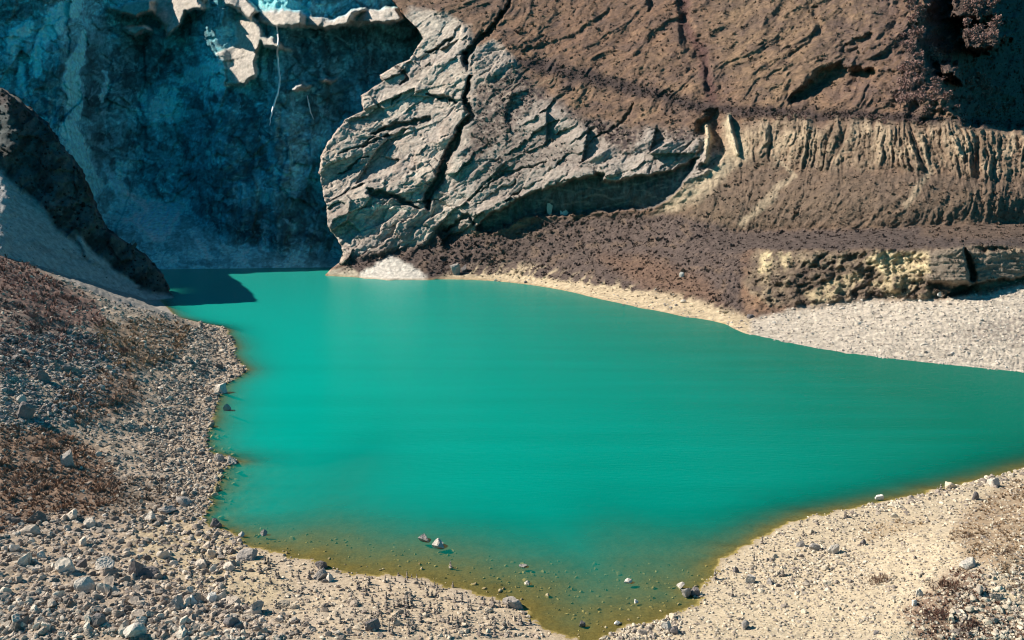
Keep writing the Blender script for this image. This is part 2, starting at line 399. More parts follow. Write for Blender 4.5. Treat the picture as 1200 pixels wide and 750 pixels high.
# the upper right corner turns away from the sun
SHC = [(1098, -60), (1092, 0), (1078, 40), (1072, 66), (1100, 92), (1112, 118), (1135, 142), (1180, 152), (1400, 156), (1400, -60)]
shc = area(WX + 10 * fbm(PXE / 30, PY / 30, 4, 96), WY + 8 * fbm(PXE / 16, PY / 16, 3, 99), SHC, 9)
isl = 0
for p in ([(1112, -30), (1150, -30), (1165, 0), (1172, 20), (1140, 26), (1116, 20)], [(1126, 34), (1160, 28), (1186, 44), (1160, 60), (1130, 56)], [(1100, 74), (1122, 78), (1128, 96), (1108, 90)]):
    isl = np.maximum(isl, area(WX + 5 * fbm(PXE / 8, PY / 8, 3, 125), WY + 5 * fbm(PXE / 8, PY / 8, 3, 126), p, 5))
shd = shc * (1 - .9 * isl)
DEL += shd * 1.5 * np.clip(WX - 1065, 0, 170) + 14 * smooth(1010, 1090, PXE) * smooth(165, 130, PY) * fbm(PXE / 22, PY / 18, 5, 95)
DEL += -0.2 * np.clip(PXE - 385, 0, 170) * lerp(smooth(0.02, 0.25, np.tile(VV[:, None], (1, NC))), smooth(305, 215, PY), smooth(540, 720, PXE))
taper = smooth(-1, 12, shore_py[None] - PY)
YD = YD + DEL * taper + EXC * 2.2
a_, t_ = ray(PXE, PY)
PD = np.stack([a_ * YD, YD, HCAM + t_ * YD], -1)
PD[0, :, 2] -= 1.0
MTN_YD = YD

# colours
gn = fbm(PXE / 50, PY / 30, 4, 101); gf = fbm(PXE / 5, PY / 4, 3, 102)
CD = np.empty(PX.shape + (3,)); CD[:] = (0.165, 0.102, 0.066)                        # dry brown grass
CD = paint(CD, smooth(-0.1, 0.5, gn) * 0.8, (0.21, 0.135, 0.082))
CD = paint(CD, smooth(0.05, 0.45, fbm(PXE / 24, PY / 18, 4, 103)) * 0.7, (0.12, 0.076, 0.058))
CD = paint(CD, area(WX, WY, [(840, -60), (1000, -60), (1040, 30), (980, 90), (930, 130), (880, 120), (840, 60)], 20) * 0.5, (0.205, 0.14, 0.085))
CD = paint(CD, area(WX, WY, [(560, 60), (640, -40), (800, -40), (800, 60), (700, 70), (600, 75)], 15) * 0.5, (0.17, 0.098, 0.062))
CD = paint(CD, shc * 0.75, (0.05, 0.040, 0.040))  # shaded corner darkened in its colour as well
gr1, gr2 = PXE * math.cos(.5) - PY * math.sin(.5), PXE * math.sin(.5) + PY * math.cos(.5)
lines = ridged((gr1 + 12 * fbm(PXE / 40, PY / 40, 2, 111)) / 70, (gr2 + 10 * fbm(PXE / 40, PY / 40, 3, 112)) / 9, 4, 113, gain=.6)
CD = paint(CD, smooth(0.35, 0.75, lines) * .55, (0.085, 0.058, 0.046))
CD = paint(CD, smooth(0.1, -0.3, lines) * .45, (0.235, 0.17, 0.11))
CD = paint(CD, smooth(-.05, .4, fbm(PXE / 34, PY / 20, 5, 123)) * .55, (0.092, 0.064, 0.054))
CD = paint(CD, smooth(.1, -.35, ridged((PXE * .8 - PY * .6 + 20 * fbm(PXE / 60, PY / 60, 3, 116)) / 110, (PXE * .6 + PY * .8 + 22 * fbm(PXE / 60, PY / 60, 3, 117)) / 30, 5, 115, gain=.5)) * .5, (0.07, 0.05, 0.046))
CD = paint(CD, area(WX, WY, [(960, -60), (1110, -60), (1110, 130), (1000, 128), (960, 60)], 25) * .55 * smooth(-.4, .2, gf + gn), (0.085, 0.058, 0.052))
CD *= np.array([1.18, 1.17, 1.2])
scr = (0.072, 0.052, 0.050)
CD = paint(CD, bare, (0.53, 0.45, 0.375))
CD = paint(CD, bare * smooth(0.5, 0.9, r1) * 0.6, (0.40, 0.345, 0.31))
CD = paint(CD, bare * smooth(0.1, 0.5, fbm(A1 / 70, A2 / 12, 4, 104)) * 0.6, (0.31, 0.265, 0.245))
CD = paint(CD, bare * area(WX, WY, [(560, 120), (640, 100), (830, 150), (830, 210), (640, 230), (560, 260), (530, 250)], 15) * 0.45, (0.29, 0.265, 0.25))
CD = paint(CD, bare * smooth(.0, .45, fbm(A1w / 26, A2w / 14, 4, 118)) * .55, (0.27, 0.205, 0.165))
CD = paint(CD, bare * smooth(.3, .7, ridged(A1w / 40, A2w / 5, 4, 119)) * .45, (0.22, 0.185, 0.165))
CD = paint(CD, bare * smooth(.1, .5, fbm(A1w / 60, A2w / 30, 3, 120)) * .4, (0.56, 0.49, 0.41))
CD = paint(CD, bare * smooth(530, 570, PXE) * .45, (0.25, 0.205, 0.18))
CD = paint(CD, rock * np.clip(shrub_mid, 0, 1) * smooth(-0.35, 0.1, gf), scr)
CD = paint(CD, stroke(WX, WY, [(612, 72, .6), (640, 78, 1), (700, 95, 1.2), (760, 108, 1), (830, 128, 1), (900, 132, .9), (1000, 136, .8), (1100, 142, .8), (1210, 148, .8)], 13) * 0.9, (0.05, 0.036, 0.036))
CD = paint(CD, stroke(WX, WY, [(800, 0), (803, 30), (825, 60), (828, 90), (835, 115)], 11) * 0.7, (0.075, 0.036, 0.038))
clay = (0.46, 0.37, 0.235)
CD = paint(CD, fl * (0.25 + 0.55 * smooth(0.2, 0.75, ribs)), (0.40, 0.31, 0.215))
CD = paint(CD, fl * smooth(-0.25, 0.3, fbm(PXE / 30, PY / 22, 4, 106)) * 0.8, (0.15, 0.105, 0.075))
CD = paint(CD, tal * 0.7, (0.135, 0.10, 0.075))
chute = area(WX, WY, [(848, 140), (866, 150), (880, 180), (860, 200), (830, 225), (795, 246), (765, 252), (800, 222), (838, 192), (850, 170)], 7)
chute = np.maximum(chute, 0.7 * stroke(WX, WY, [(905, 180, .3), (930, 205, .6), (900, 235, 1), (870, 262, .8)], 9))
chute = np.maximum(chute, 0.6 * stroke(WX, WY, [(1080, 170, .5), (1090, 200, .8), (1060, 240, .8)], 9))
CD = paint(CD, chute * 0.85, (0.40, 0.32, 0.225))
for pts, w, d in CLEFTS[:13]: CD = paint(CD, rock * stroke(PXE + WB1, PY + WB2, pts, w * 1.1) * .8, (0.16, 0.155, 0.15))  # shade inside the clefts painted in as darker rock
for pts, w, d in FINS: CD = paint(CD, stroke(WX, PY, pts, w * 1.3), (0.52, 0.43, 0.30))
CD = paint(CD, area(WX, WY, R_LOW, 6), (0.100, 0.074, 0.066))
CD = paint(CD, area(WX, WY, R_LOW, 6) * smooth(0.1, 0.4, fbm(PXE / 22, PY / 14, 4, 107)) * 0.6, (0.165, 0.115, 0.085))
CD = paint(CD, area(WX, WY, R_LOW, 6) * area(WX, WY, [(700, 300), (760, 300), (830, 330), (850, 360), (760, 340)], 10) * 0.6, (0.17, 0.10, 0.066))
CD = paint(CD, cv, (0.13, 0.135, 0.135)); CD = paint(CD, cv * smooth(.1, .6, ridged(PXE / 9, PY / 50, 4, 121)) * .6, (0.06, 0.06, 0.06)); CD = paint(CD, cv * smooth(.5, .8, ridged((PXE + PY) / 30, PY / 12, 4, 122)) * .5, (0.30, 0.27, 0.24))  # shade under the overhang deepened in the rock colour
CD = paint(CD, area(WX, WY, R_TERR, 4), (0.098, 0.074, 0.066))
CD = paint(CD, area(WX, WY, [(1080, 262), (1200, 258), (1400, 256), (1400, 276), (1200, 280), (1080, 278)], 5) * 0.6, (0.155, 0.105, 0.075))
bl = area(WX, WY, R_BLUFF, 5)
CD = paint(CD, bl, (0.135, 0.100, 0.075))
CD = paint(CD, bl * BRK2 * smooth(0.15, 0.6, ridged(lx / 16, PY / 60, 4, 85)) * 0.55, (0.38, 0.30, 0.20))
CD = paint(CD, bl * smooth(.0, .3, fbm(PXE / 14, PY / 9, 4, 97)) * .8, (0.085, 0.062, 0.052))
PALE = [[(893, 298), (905, 294), (908, 305), (900, 322), (890, 318)], [(914, 297), (924, 295), (926, 312), (920, 318)],
        [(1008, 308), (1025, 296), (1060, 294), (1088, 296), (1090, 322), (1060, 320), (1040, 326), (1025, 314)], [(1020, 330), (1060, 320), (1085, 326), (1060, 345), (1045, 350)],
        [(940, 345), (985, 325), (1000, 318), (1012, 326), (980, 350), (950, 358)]]
for i, p in enumerate(PALE): CD = paint(CD, area(WX, WY, p, 4) * (0.9 if i < 3 else 0.55) * smooth(-.5, .05, fbm(PXE / 9, PY / 7, 3, 98)), (0.56, 0.455, 0.28))
CD = paint(CD, cc * (1 - area(WX, WY, PALE[2], 3)), (0.20, 0.160, 0.125))
CD = paint(CD, FANM, (0.52, 0.455, 0.375))
CD = paint(CD, FANM * smooth(-0.1, 0.3, gf) * 0.35, (0.30, 0.27, 0.25))
CD = paint(CD, FANM * area(WX, WY, [(1100, 395), (1150, 378), (1200, 368), (1400, 360), (1400, 420), (1200, 406)], 10) * 0.6 * smooth(-.3, .2, gf), (0.20, 0.165, 0.145))
strip = SLAB * smooth(0.5, 0.9, 1 - np.abs(PY - shore_py[None]) / (20 + 50 * smooth(540, 850, PXE)))
CD = paint(CD, np.clip(SLAB * smooth(-0.2, 0.4, ridged(lx / 13, PY / 60, 4, 85) - 0.5 + 1.4 * strip), 0, 1) * 0.95, (0.50, 0.40, 0.27))
BED = area(WX, WY, [(418, 332), (424, 318), (440, 308), (458, 301), (470, 306), (482, 312), (500, 322), (500, 332)], 3)
CD = paint(CD, BED, (0.60, 0.56, 0.50))
CD = paint(CD, area(PXE, PY, [(384, 326), (384, 317), (410, 312), (420, 320), (420, 330)], 2), (0.42, 0.36, 0.28))
CD = paint(CD, stroke(WX, WY, [(436, 243, .6), (455, 242, 1), (475, 246, .8)], 5), (0.60, 0.54, 0.46))
CD = paint(CD, stroke(WX, WY, [(400, 318, .4), (450, 290, .8), (480, 270, .8), (505, 255, .3)], 10) * 0.5, (0.11, 0.08, 0.075))
CD *= (1 + 0.16 * fbm(PXE / 2.6, PY / 2.2, 2, 108) + 0.12 * gf)[..., None]
wet = smooth(4, 0.5, shore_py[None] - PY)
CD = paint(CD, wet * 0.6, (0.30, 0.22, 0.10))
CD = np.clip(CD, 0.01, 0.8)
REG = np.zeros(PX.shape, int)
REG[rock > 0.5] = 1
REG[(fl + tal) > 0.6] = 2
REG[(np.maximum(area(WX, WY, R_TERR, 3), area(WX, WY, R_LOW, 3)) > 0.5) & (rock < 0.5)] = 3
REG[bl > 0.5] = 4
REG[(FANM > 0.5) | (strip > 0.5)] = 5
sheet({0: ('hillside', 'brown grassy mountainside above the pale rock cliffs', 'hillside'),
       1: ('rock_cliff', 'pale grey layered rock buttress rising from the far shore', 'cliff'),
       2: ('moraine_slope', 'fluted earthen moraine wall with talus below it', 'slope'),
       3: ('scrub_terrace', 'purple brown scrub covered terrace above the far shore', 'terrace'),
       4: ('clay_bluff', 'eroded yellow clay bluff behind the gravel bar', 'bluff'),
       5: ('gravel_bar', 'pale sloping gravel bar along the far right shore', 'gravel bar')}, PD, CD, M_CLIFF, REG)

# ------------------------------------------------------------------ the shaded back wall
NC2, NR2 = 600, 300
U2 = np.linspace(-230, 500, NC2); V2 = np.linspace(0, 1, NR2)
X2 = np.tile(U2, (NR2, 1))
b2 = knots(U2, [-230, -40, 110, 190, 280, 400, 500], [328, 321, 317.6, 316.6, 315.5, 314.0, 313])
Y2 = b2[None] + (-50 - b2[None]) * V2[:, None]
W2X = X2 + 8 * fbm(X2 / 40, Y2 / 40, 4, 201) + 2.5 * fbm(X2 / 8, Y2 / 8, 3, 202)
W2Y = Y2 + 8 * fbm(X2 / 40, Y2 / 40, 4, 203) + 2.5 * fbm(X2 / 8, Y2 / 8, 3, 204)
S2 = 1.8 + 0.8 * smooth(340, -50, X2)
S2 = lerp(S2, 0.45, area(W2X, W2Y, [(60, 330), (120, 250), (160, 225), (215, 235), (250, 270), (320, 296), (400, 300), (480, 330)], 10))
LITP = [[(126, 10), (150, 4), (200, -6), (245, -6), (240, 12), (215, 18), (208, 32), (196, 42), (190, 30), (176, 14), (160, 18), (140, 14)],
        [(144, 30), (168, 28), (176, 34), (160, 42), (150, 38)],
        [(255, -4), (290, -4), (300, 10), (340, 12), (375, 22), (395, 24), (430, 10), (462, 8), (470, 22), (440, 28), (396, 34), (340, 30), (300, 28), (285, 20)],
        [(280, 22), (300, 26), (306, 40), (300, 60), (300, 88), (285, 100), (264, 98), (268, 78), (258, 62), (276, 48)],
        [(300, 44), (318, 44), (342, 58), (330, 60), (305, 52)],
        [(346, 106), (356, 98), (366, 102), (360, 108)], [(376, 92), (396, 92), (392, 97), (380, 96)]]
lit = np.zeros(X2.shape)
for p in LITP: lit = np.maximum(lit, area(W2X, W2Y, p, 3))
SSHELF = np.maximum(lit, 0)
S2 = lerp(S2, 1.15, SSHELF)
a0, t0 = ray(X2[0], Y2[0])
Yc = (HCAM + 0.5) / (-t0); Zc = HCAM + t0 * Yc
YW = np.zeros(X2.shape); YW[0] = Yc
for i in range(1, NR2):
    _, t = ray(X2[i], Y2[i])
    dY = np.clip((HCAM + Yc * t - Zc) / np.maximum(S2[i] - t, 0.03), 0, 14)
    Yc = Yc + dY; Zc = HCAM + t * Yc
    YW[i] = Yc
pad = np.pad(YW, ((0, 0), (6, 6)), 'edge')
YW = sum(k[j] * pad[:, j:j + NC2] for j in range(13))
g1, ee1, rr1 = facets(W2X / 42, W2Y / 60, 211)
g2, ee2, rr2 = facets((W2X + .3 * W2Y) / 19, (W2Y - .3 * W2X) / 11, 217)
g3, ee3, rr3 = facets(W2X / 6, W2Y / 6, 221)
DW = 8 * g1 + 4.0 * g2 + 1.4 * g3 - 2.0 * ridged(W2X / 14, W2Y / 80, 4, 225) + 4 * fbm(X2 / 60, Y2 / 60, 4, 226)
DW = DW * smooth(0, 0.06, np.tile(V2[:, None], (1, NC2))) * lerp(1, 0.35, area(W2X, W2Y, [(60, 330), (140, 240), (215, 240), (300, 290), (480, 330)], 12))
DW += 0.30 * np.clip(X2 - 340, 0, 200) * smooth(0.05, 0.3, np.tile(V2[:, None], (1, NC2)))
for p in LITP:                                            # ribs that turn to the left and catch the sun
    lm = area(W2X, W2Y, p, 3); x_l = min(q[0] for q in p)
    saw = np.clip(W2X - (285 - .2 * W2Y), 0, 50) if p is LITP[3] else np.mod(W2X + 0.45 * W2Y + 10 * fbm(X2 / 25, Y2 / 25, 3, 228) - x_l, 58.0)
    DW = lerp(DW, .45 * DW, lm) - lm * (7 + 1.15 * np.minimum(saw, (58.0 - saw) * 6))
DW += 9 * stroke(W2X, W2Y, [(200, 60, .5), (180, 90, 1), (165, 120, .6)], 14)
YW = YW + DW
a_, t_ = ray(X2, Y2)
PW = np.stack([a_ * YW, YW, HCAM + t_ * YW], -1)
PW[0, :, 2] -= 1.0
CW = np.empty(X2.shape + (3,)); CW[:] = (0.055, 0.112, 0.125)  # shade of the wall painted in as dark teal rock
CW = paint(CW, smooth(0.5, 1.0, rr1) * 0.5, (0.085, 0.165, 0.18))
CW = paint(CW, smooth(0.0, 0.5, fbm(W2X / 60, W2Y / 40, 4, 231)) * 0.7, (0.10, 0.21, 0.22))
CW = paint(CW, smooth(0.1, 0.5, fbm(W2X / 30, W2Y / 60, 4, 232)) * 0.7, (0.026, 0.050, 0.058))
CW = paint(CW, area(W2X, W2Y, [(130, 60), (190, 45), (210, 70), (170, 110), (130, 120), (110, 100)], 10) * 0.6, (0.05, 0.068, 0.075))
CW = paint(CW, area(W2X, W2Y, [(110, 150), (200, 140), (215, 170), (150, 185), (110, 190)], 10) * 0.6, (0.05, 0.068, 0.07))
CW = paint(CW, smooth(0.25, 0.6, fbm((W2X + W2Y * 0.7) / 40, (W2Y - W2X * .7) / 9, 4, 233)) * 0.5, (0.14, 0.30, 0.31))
ice = (0.30, 0.56, 0.66)
STREAK = [([(92, -10, .7), (86, 8, 1), (66, 24, 1.3), (60, 34, 1)], 14, .9), ([(64, 26, 1), (50, 48, .9), (42, 66, .8), (44, 84, .5)], 11, .7),
          ([(34, 28, .8), (20, 40, 1), (12, 56, .7)], 11, .6), ([(98, 40, .4), (94, 58, .9), (86, 80, 1.1), (84, 100, 1.2), (90, 122, 1), (92, 140, .5)], 12, .95),
          ([(84, 150, .7), (90, 170, 1.1), (98, 190, 1.2), (108, 220, 1)], 14, .9), ([(122, 84, .6), (120, 100, .8), (120, 118, .5)], 6, .6),
          ([(24, 75, .6), (26, 95, .7), (30, 108, .4)], 9, .5), ([(170, 110, .6), (185, 130, 1.2), (200, 135, .8)], 18, .4), ([(215, 100, .4), (225, 85, .8), (255, 78, 1), (290, 80, .6)], 14, .45),
          ([(300, -4, 1), (330, 2, 1), (350, 10, .8), (362, 16, .5)], 12, .9), ([(130, 215, .7), (140, 225, 1), (150, 240, .7)], 8, .6)]
for pts, w, o in STREAK: CW = paint(CW, stroke(W2X, W2Y, pts, w) * o * smooth(-0.5, 0.3, fbm(W2X / 6, W2Y / 14, 3, 234) + 0.25), ice)
cone = area(W2X, W2Y, [(140, 222), (165, 222), (190, 236), (215, 240), (240, 268), (300, 296), (400, 304), (470, 312), (470, 332), (60, 332), (120, 250)], 8)
CW = paint(CW, cone, (0.10, 0.18, 0.19))
CW = paint(CW, cone * smooth(-.1, .5, fbm(W2X / 40, W2Y / 10, 4, 235)) * .5, (0.06, 0.115, 0.125))
CW = paint(CW, area(W2X, W2Y, [(150, 258), (175, 252), (184, 236), (210, 238), (205, 262), (190, 280), (165, 268)], 8) * 0.95, (0.28, 0.52, 0.62))
CW = paint(CW, stroke(W2X, W2Y, [(140, 222), (170, 240), (180, 250)], 6) * 0.7, ice)
CW = paint(CW, area(W2X, W2Y, [(-60, -50), (40, -50), (80, 0), (60, 14), (20, 30), (-60, 40)], 12) * .8, (0.05, 0.065, 0.062))
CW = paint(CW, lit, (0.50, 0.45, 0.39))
crw = ridged((W2X + .25 * W2Y) / 26, W2Y / 40, 5, 241, gain=.62); crv = ridged(W2X / 8, W2Y / 60, 4, 242, gain=.6); crh = ridged((W2X - .3 * W2Y) / 50, (W2Y + .35 * W2X) / 12, 4, 243, gain=.6)
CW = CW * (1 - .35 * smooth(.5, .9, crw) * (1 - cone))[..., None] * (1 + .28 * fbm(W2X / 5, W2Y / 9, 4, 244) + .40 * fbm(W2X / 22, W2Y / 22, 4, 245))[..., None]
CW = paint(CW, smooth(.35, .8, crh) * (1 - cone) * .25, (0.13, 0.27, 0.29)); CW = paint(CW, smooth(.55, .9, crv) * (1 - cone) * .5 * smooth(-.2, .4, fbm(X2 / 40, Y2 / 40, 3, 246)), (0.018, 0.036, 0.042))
for p in ([(40, 90), (80, 60), (80, 110), (60, 140), (40, 120)], [(100, 60), (122, 50), (122, 130), (100, 150), (95, 110)], [(225, 105), (300, 110), (330, 180), (280, 230), (230, 200)], [(330, 40), (440, 30), (470, 70), (430, 110), (390, 150), (360, 90), (335, 80)],
          [(215, 200), (300, 240), (370, 220), (385, 290), (300, 290), (230, 250)], [(130, 55), (188, 50), (212, 66), (196, 90), (150, 112), (126, 100)]):
    CW = paint(CW, area(W2X, W2Y, p, 10) * .55 * smooth(-.5, .2, fbm(W2X / 14, W2Y / 30, 4, 247)), (0.022, 0.042, 0.048))
for p in ([(165, 105), (200, 95), (225, 130), (200, 150), (165, 140)], [(225, 85), (290, 70), (300, 95), (240, 130), (215, 125)], [(120, 195), (150, 165), (190, 160), (160, 195), (130, 220)], [(290, 20), (310, 12), (330, 60), (330, 110), (310, 90)], [(230, 160), (260, 150), (262, 190), (235, 195)]):
    CW = paint(CW, area(W2X, W2Y, p, 10) * .5 * smooth(-.3, .3, fbm(W2X / 9, W2Y / 16, 4, 248)), (0.16, 0.32, 0.36))
for pts, w, o in STREAK: CW = paint(CW, stroke(W2X, W2Y, pts, w * .8) * o * .8 * smooth(-0.45, 0.2, fbm(W2X / 4, W2Y / 12, 3, 249) + .1), ice)
CW = paint(CW, area(W2X, W2Y, [(150, 258), (175, 252), (184, 236), (210, 238), (205, 262), (190, 280), (165, 268)], 8) * .7, (0.28, 0.52, 0.62))
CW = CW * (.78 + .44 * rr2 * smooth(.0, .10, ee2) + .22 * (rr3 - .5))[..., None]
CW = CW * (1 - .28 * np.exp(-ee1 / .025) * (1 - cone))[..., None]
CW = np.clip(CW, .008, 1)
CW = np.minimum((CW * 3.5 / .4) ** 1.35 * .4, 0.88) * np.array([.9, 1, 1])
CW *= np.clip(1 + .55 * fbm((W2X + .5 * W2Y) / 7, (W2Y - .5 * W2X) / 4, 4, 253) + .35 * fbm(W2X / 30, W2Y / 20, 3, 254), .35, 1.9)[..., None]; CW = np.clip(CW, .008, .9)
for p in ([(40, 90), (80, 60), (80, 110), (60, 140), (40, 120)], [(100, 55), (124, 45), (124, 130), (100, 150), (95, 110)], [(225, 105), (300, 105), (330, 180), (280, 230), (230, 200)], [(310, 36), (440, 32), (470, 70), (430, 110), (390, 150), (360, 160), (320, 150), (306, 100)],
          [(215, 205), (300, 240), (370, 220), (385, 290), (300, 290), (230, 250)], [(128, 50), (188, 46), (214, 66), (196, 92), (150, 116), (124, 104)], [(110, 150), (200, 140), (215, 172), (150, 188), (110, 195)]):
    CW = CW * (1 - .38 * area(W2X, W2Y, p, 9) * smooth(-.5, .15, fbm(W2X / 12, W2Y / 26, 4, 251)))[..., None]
for sd, tone in ((261, (.30, .62, .68)), (262, (.05, .11, .13)), (263, (.22, .50, .58)), (264, (.04, .085, .10))):   # crisp patches: sky light on ledges and shade below, painted
    u_, v_ = (W2X * .9 + W2Y * .45) / 34, (W2Y * .9 - W2X * .45) / 12
    if sd > 262: u_, v_ = W2X / 11, W2Y / 30
    q_ = fbm(u_ + sd, v_, 6, sd, gain=.62)
    CW = paint(CW, smooth(.20, .27, q_) * .55 * (1 - .8 * cone), tone)
grain = fbm(W2X / 2.4, W2Y / 24, 4, 252)
for pts, w, o in STREAK: CW = paint(CW, smooth(.22, .45, stroke(W2X, W2Y, pts, w) + .40 * grain) * min(1, o * 1.1), (.30, .80, .95))
CW = paint(CW, area(W2X, W2Y, [(150, 258), (175, 252), (184, 236), (210, 238), (205, 262), (190, 280), (165, 268)], 5) * .95 * smooth(-.5, -.1, fbm((W2X - W2Y) / 20, (W2X + W2Y) / 6, 4, 250)), (.34, .74, .90))
CW = paint(CW, stroke(W2X, W2Y, [(125, 200, .6), (138, 224, 1), (152, 244, .8), (170, 256, .5)], 7) * .6, (.34, .70, .82))
CW = paint(CW, lit, (0.52, 0.46, 0.40))  # sunlit ribs painted pale against the teal of the shaded wall
CW *= (1 + 0.3 * fbm(X2 / 2.6, Y2 / 2.6, 2, 236) + 0.15 * fbm(X2 / 8, Y2 / 12, 3, 237))[..., None]
CW = np.clip(CW, 0.01, 0.8)
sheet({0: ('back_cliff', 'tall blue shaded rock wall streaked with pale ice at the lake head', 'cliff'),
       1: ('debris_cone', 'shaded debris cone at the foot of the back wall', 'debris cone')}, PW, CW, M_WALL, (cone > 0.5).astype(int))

# ------------------------------------------------------------------ the dark spur and its scree on the left
NC3, NR3 = 520, 260
U3 = np.linspace(-330, 215, NC3); V3 = np.linspace(0, 1, NR3)
X3 = np.tile(U3, (NR3, 1))
SPX_Y = [-60, 80, 91, 105, 125, 150, 175, 200, 225, 250, 270, 285, 300, 318, 330, 340, 356]
SPX_X = [-600, -330, -110, 2, 28, 55, 72, 92, 102, 112, 122, 145, 168, 184, 193, 197, 204]
b3 = knots(U3, [-330, 0, 100, 150, 190, 215], [285, 314, 338, 347, 354, 357])
bY3 = knots(U3, [-330, 0, 100, 150, 190, 215], [318, 340, 380, 403, 419, 425])
top3 = np.full(NC3, -60.0)
Y3 = b3[None] + (top3 - b3)[None] * V3[:, None]
xs3 = knots(Y3, SPX_Y, SPX_X) + 3 * ridged(X3 / 60, Y3 / 11, 3, 302) + 5 * fbm(X3 / 16, Y3 / 12, 4, 301)
EX3 = np.maximum(0, X3 - xs3)
XE3 = np.minimum(X3, xs3 + 0.02 * EX3)
W3X = XE3 + 6 * fbm(XE3 / 30, Y3 / 30, 4, 303); W3Y = Y3 + 6 * fbm(XE3 / 30, Y3 / 30, 4, 304)
scree = area(W3X, W3Y, [(-400, 60), (-60, 170), (0, 198), (30, 226), (52, 244), (66, 270), (92, 290), (98, 300), (130, 318), (165, 340), (215, 352), (215, 380), (-400, 380)], 5)
scree = np.maximum(scree, stroke(W3X, W3Y, [(94, 280, .8), (110, 300, 1), (135, 322, 1), (160, 336, .8)], 8))
S3 = lerp(1.35, 0.62, scree) * lerp(.5, 1, smooth(-200, -5, XE3))
Yc = bY3.copy(); _, t0 = ray(XE3[0], Y3[0]); Zc = HCAM + t0 * Yc
YS = np.zeros(X3.shape); YS[0] = Yc
for i in range(1, NR3):
    _, t = ray(XE3[i], Y3[i])
    dY = np.clip((HCAM + Yc * t - Zc) / np.maximum(S3[i] - t, 0.03), 0, 12)
    Yc = Yc + dY; Zc = HCAM + t * Yc
    YS[i] = Yc
pad = np.pad(YS, ((0, 0), (6, 6)), 'edge')
YS = sum(k[j] * pad[:, j:j + NC3] for j in range(13))
h1, q1, _ = facets(W3X / 22, W3Y / 22, 311)
DS = (1 - scree) * (6 * h1 + 5 * fbm(XE3 / 25, Y3 / 25, 5, 312)) + scree * (0.8 * fbm(XE3 / 30, Y3 / 10, 4, 313) + .25 * fbm(XE3 / 4, Y3 / 4, 2, 314))
DS = DS + 16 * fbm(XE3 / 34, Y3 / 34, 4, 316) * smooth(25, -25, XE3)
YS = YS + DS * smooth(0, .05, np.tile(V3[:, None], (1, NC3))) + EX3 * 2.5
a_, t_ = ray(XE3, Y3)
hull = 5.0 * fbm(X3 / 14, Y3 / 14, 4, 315) * smooth(2, 25, EX3)
PS = np.stack([a_ * YS, YS, HCAM + t_ * YS + hull], -1)
PS[0, :, 2] -= 3
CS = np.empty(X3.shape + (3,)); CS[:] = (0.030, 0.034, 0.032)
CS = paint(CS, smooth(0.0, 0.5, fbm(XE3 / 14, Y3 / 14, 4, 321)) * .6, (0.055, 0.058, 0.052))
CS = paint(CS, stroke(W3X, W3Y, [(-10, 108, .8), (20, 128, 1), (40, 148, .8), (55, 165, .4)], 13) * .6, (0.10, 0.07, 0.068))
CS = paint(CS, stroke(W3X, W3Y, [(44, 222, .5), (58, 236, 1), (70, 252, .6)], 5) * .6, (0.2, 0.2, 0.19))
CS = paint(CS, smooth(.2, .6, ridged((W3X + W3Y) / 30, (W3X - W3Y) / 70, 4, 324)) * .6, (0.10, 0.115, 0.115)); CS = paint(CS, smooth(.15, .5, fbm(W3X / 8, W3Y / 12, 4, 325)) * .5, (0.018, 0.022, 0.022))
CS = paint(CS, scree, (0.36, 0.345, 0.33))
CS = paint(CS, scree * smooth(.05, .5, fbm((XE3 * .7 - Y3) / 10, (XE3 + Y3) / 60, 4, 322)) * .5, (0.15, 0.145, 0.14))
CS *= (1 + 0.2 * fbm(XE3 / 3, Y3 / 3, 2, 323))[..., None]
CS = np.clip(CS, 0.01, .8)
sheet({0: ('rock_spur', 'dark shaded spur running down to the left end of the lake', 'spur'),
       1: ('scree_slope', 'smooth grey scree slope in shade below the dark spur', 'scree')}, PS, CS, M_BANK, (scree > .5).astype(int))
# ------------------------------------------------------------------ near shores: one height field
NEAR_L = [(188, 352), (198, 362), (206, 371), (222, 375), (240, 379), (258, 382), (268, 387), (266, 392), (272, 398), (276, 407), (272, 415), (280, 424), (290, 433), (280, 441), (268, 447), (262, 452), (258, 461), (256, 468),
          (252, 478), (250, 490), (247, 498), (241, 508), (240, 520), (246, 530), (268, 536), (281, 541), (268, 545), (255, 552), (258, 562), (254, 574), (246, 584), (242, 598), (236, 608), (250, 616), (262, 622), (276, 628),
          (284, 636), (300, 642), (318, 647), (330, 648), (340, 655), (362, 656), (376, 661), (388, 668), (410, 672), (440, 675), (452, 672), (480, 676), (500, 680), (520, 686), (545, 692), (560, 697), (575, 700), (590, 705),
          (606, 706), (614, 714), (620, 722), (632, 730), (640, 739), (655, 745), (672, 748)]
NEAR_R = [(700, 752), (712, 744), (724, 738), (742, 731), (758, 730), (772, 728), (786, 724), (798, 718), (812, 714), (820, 706), (821, 696), (822, 688), (830, 682), (838, 674), (842, 664), (850, 656), (862, 645), (876, 640),
          (890, 632), (904, 623), (922, 615), (940, 609), (952, 603), (968, 603), (984, 598), (1000, 596), (1016, 592), (1034, 588), (1056, 584), (1078, 580), (1090, 574), (1112, 572), (1130, 567), (1150, 562), (1170, 558), (1200, 549), (1260, 535), (1400, 505)]
LW = [tuple(on_level(*p)[:2]) for p in NEAR_L]
RW = [tuple(on_level(*p)[:2]) for p in NEAR_R]
LAND_L = LW + [(8, 78), (2, 60), (-300, 60), (-500, 470), (-190, 470)]
LAND_R = RW + [(260, 60), (6, 60), (9.5, 78)]
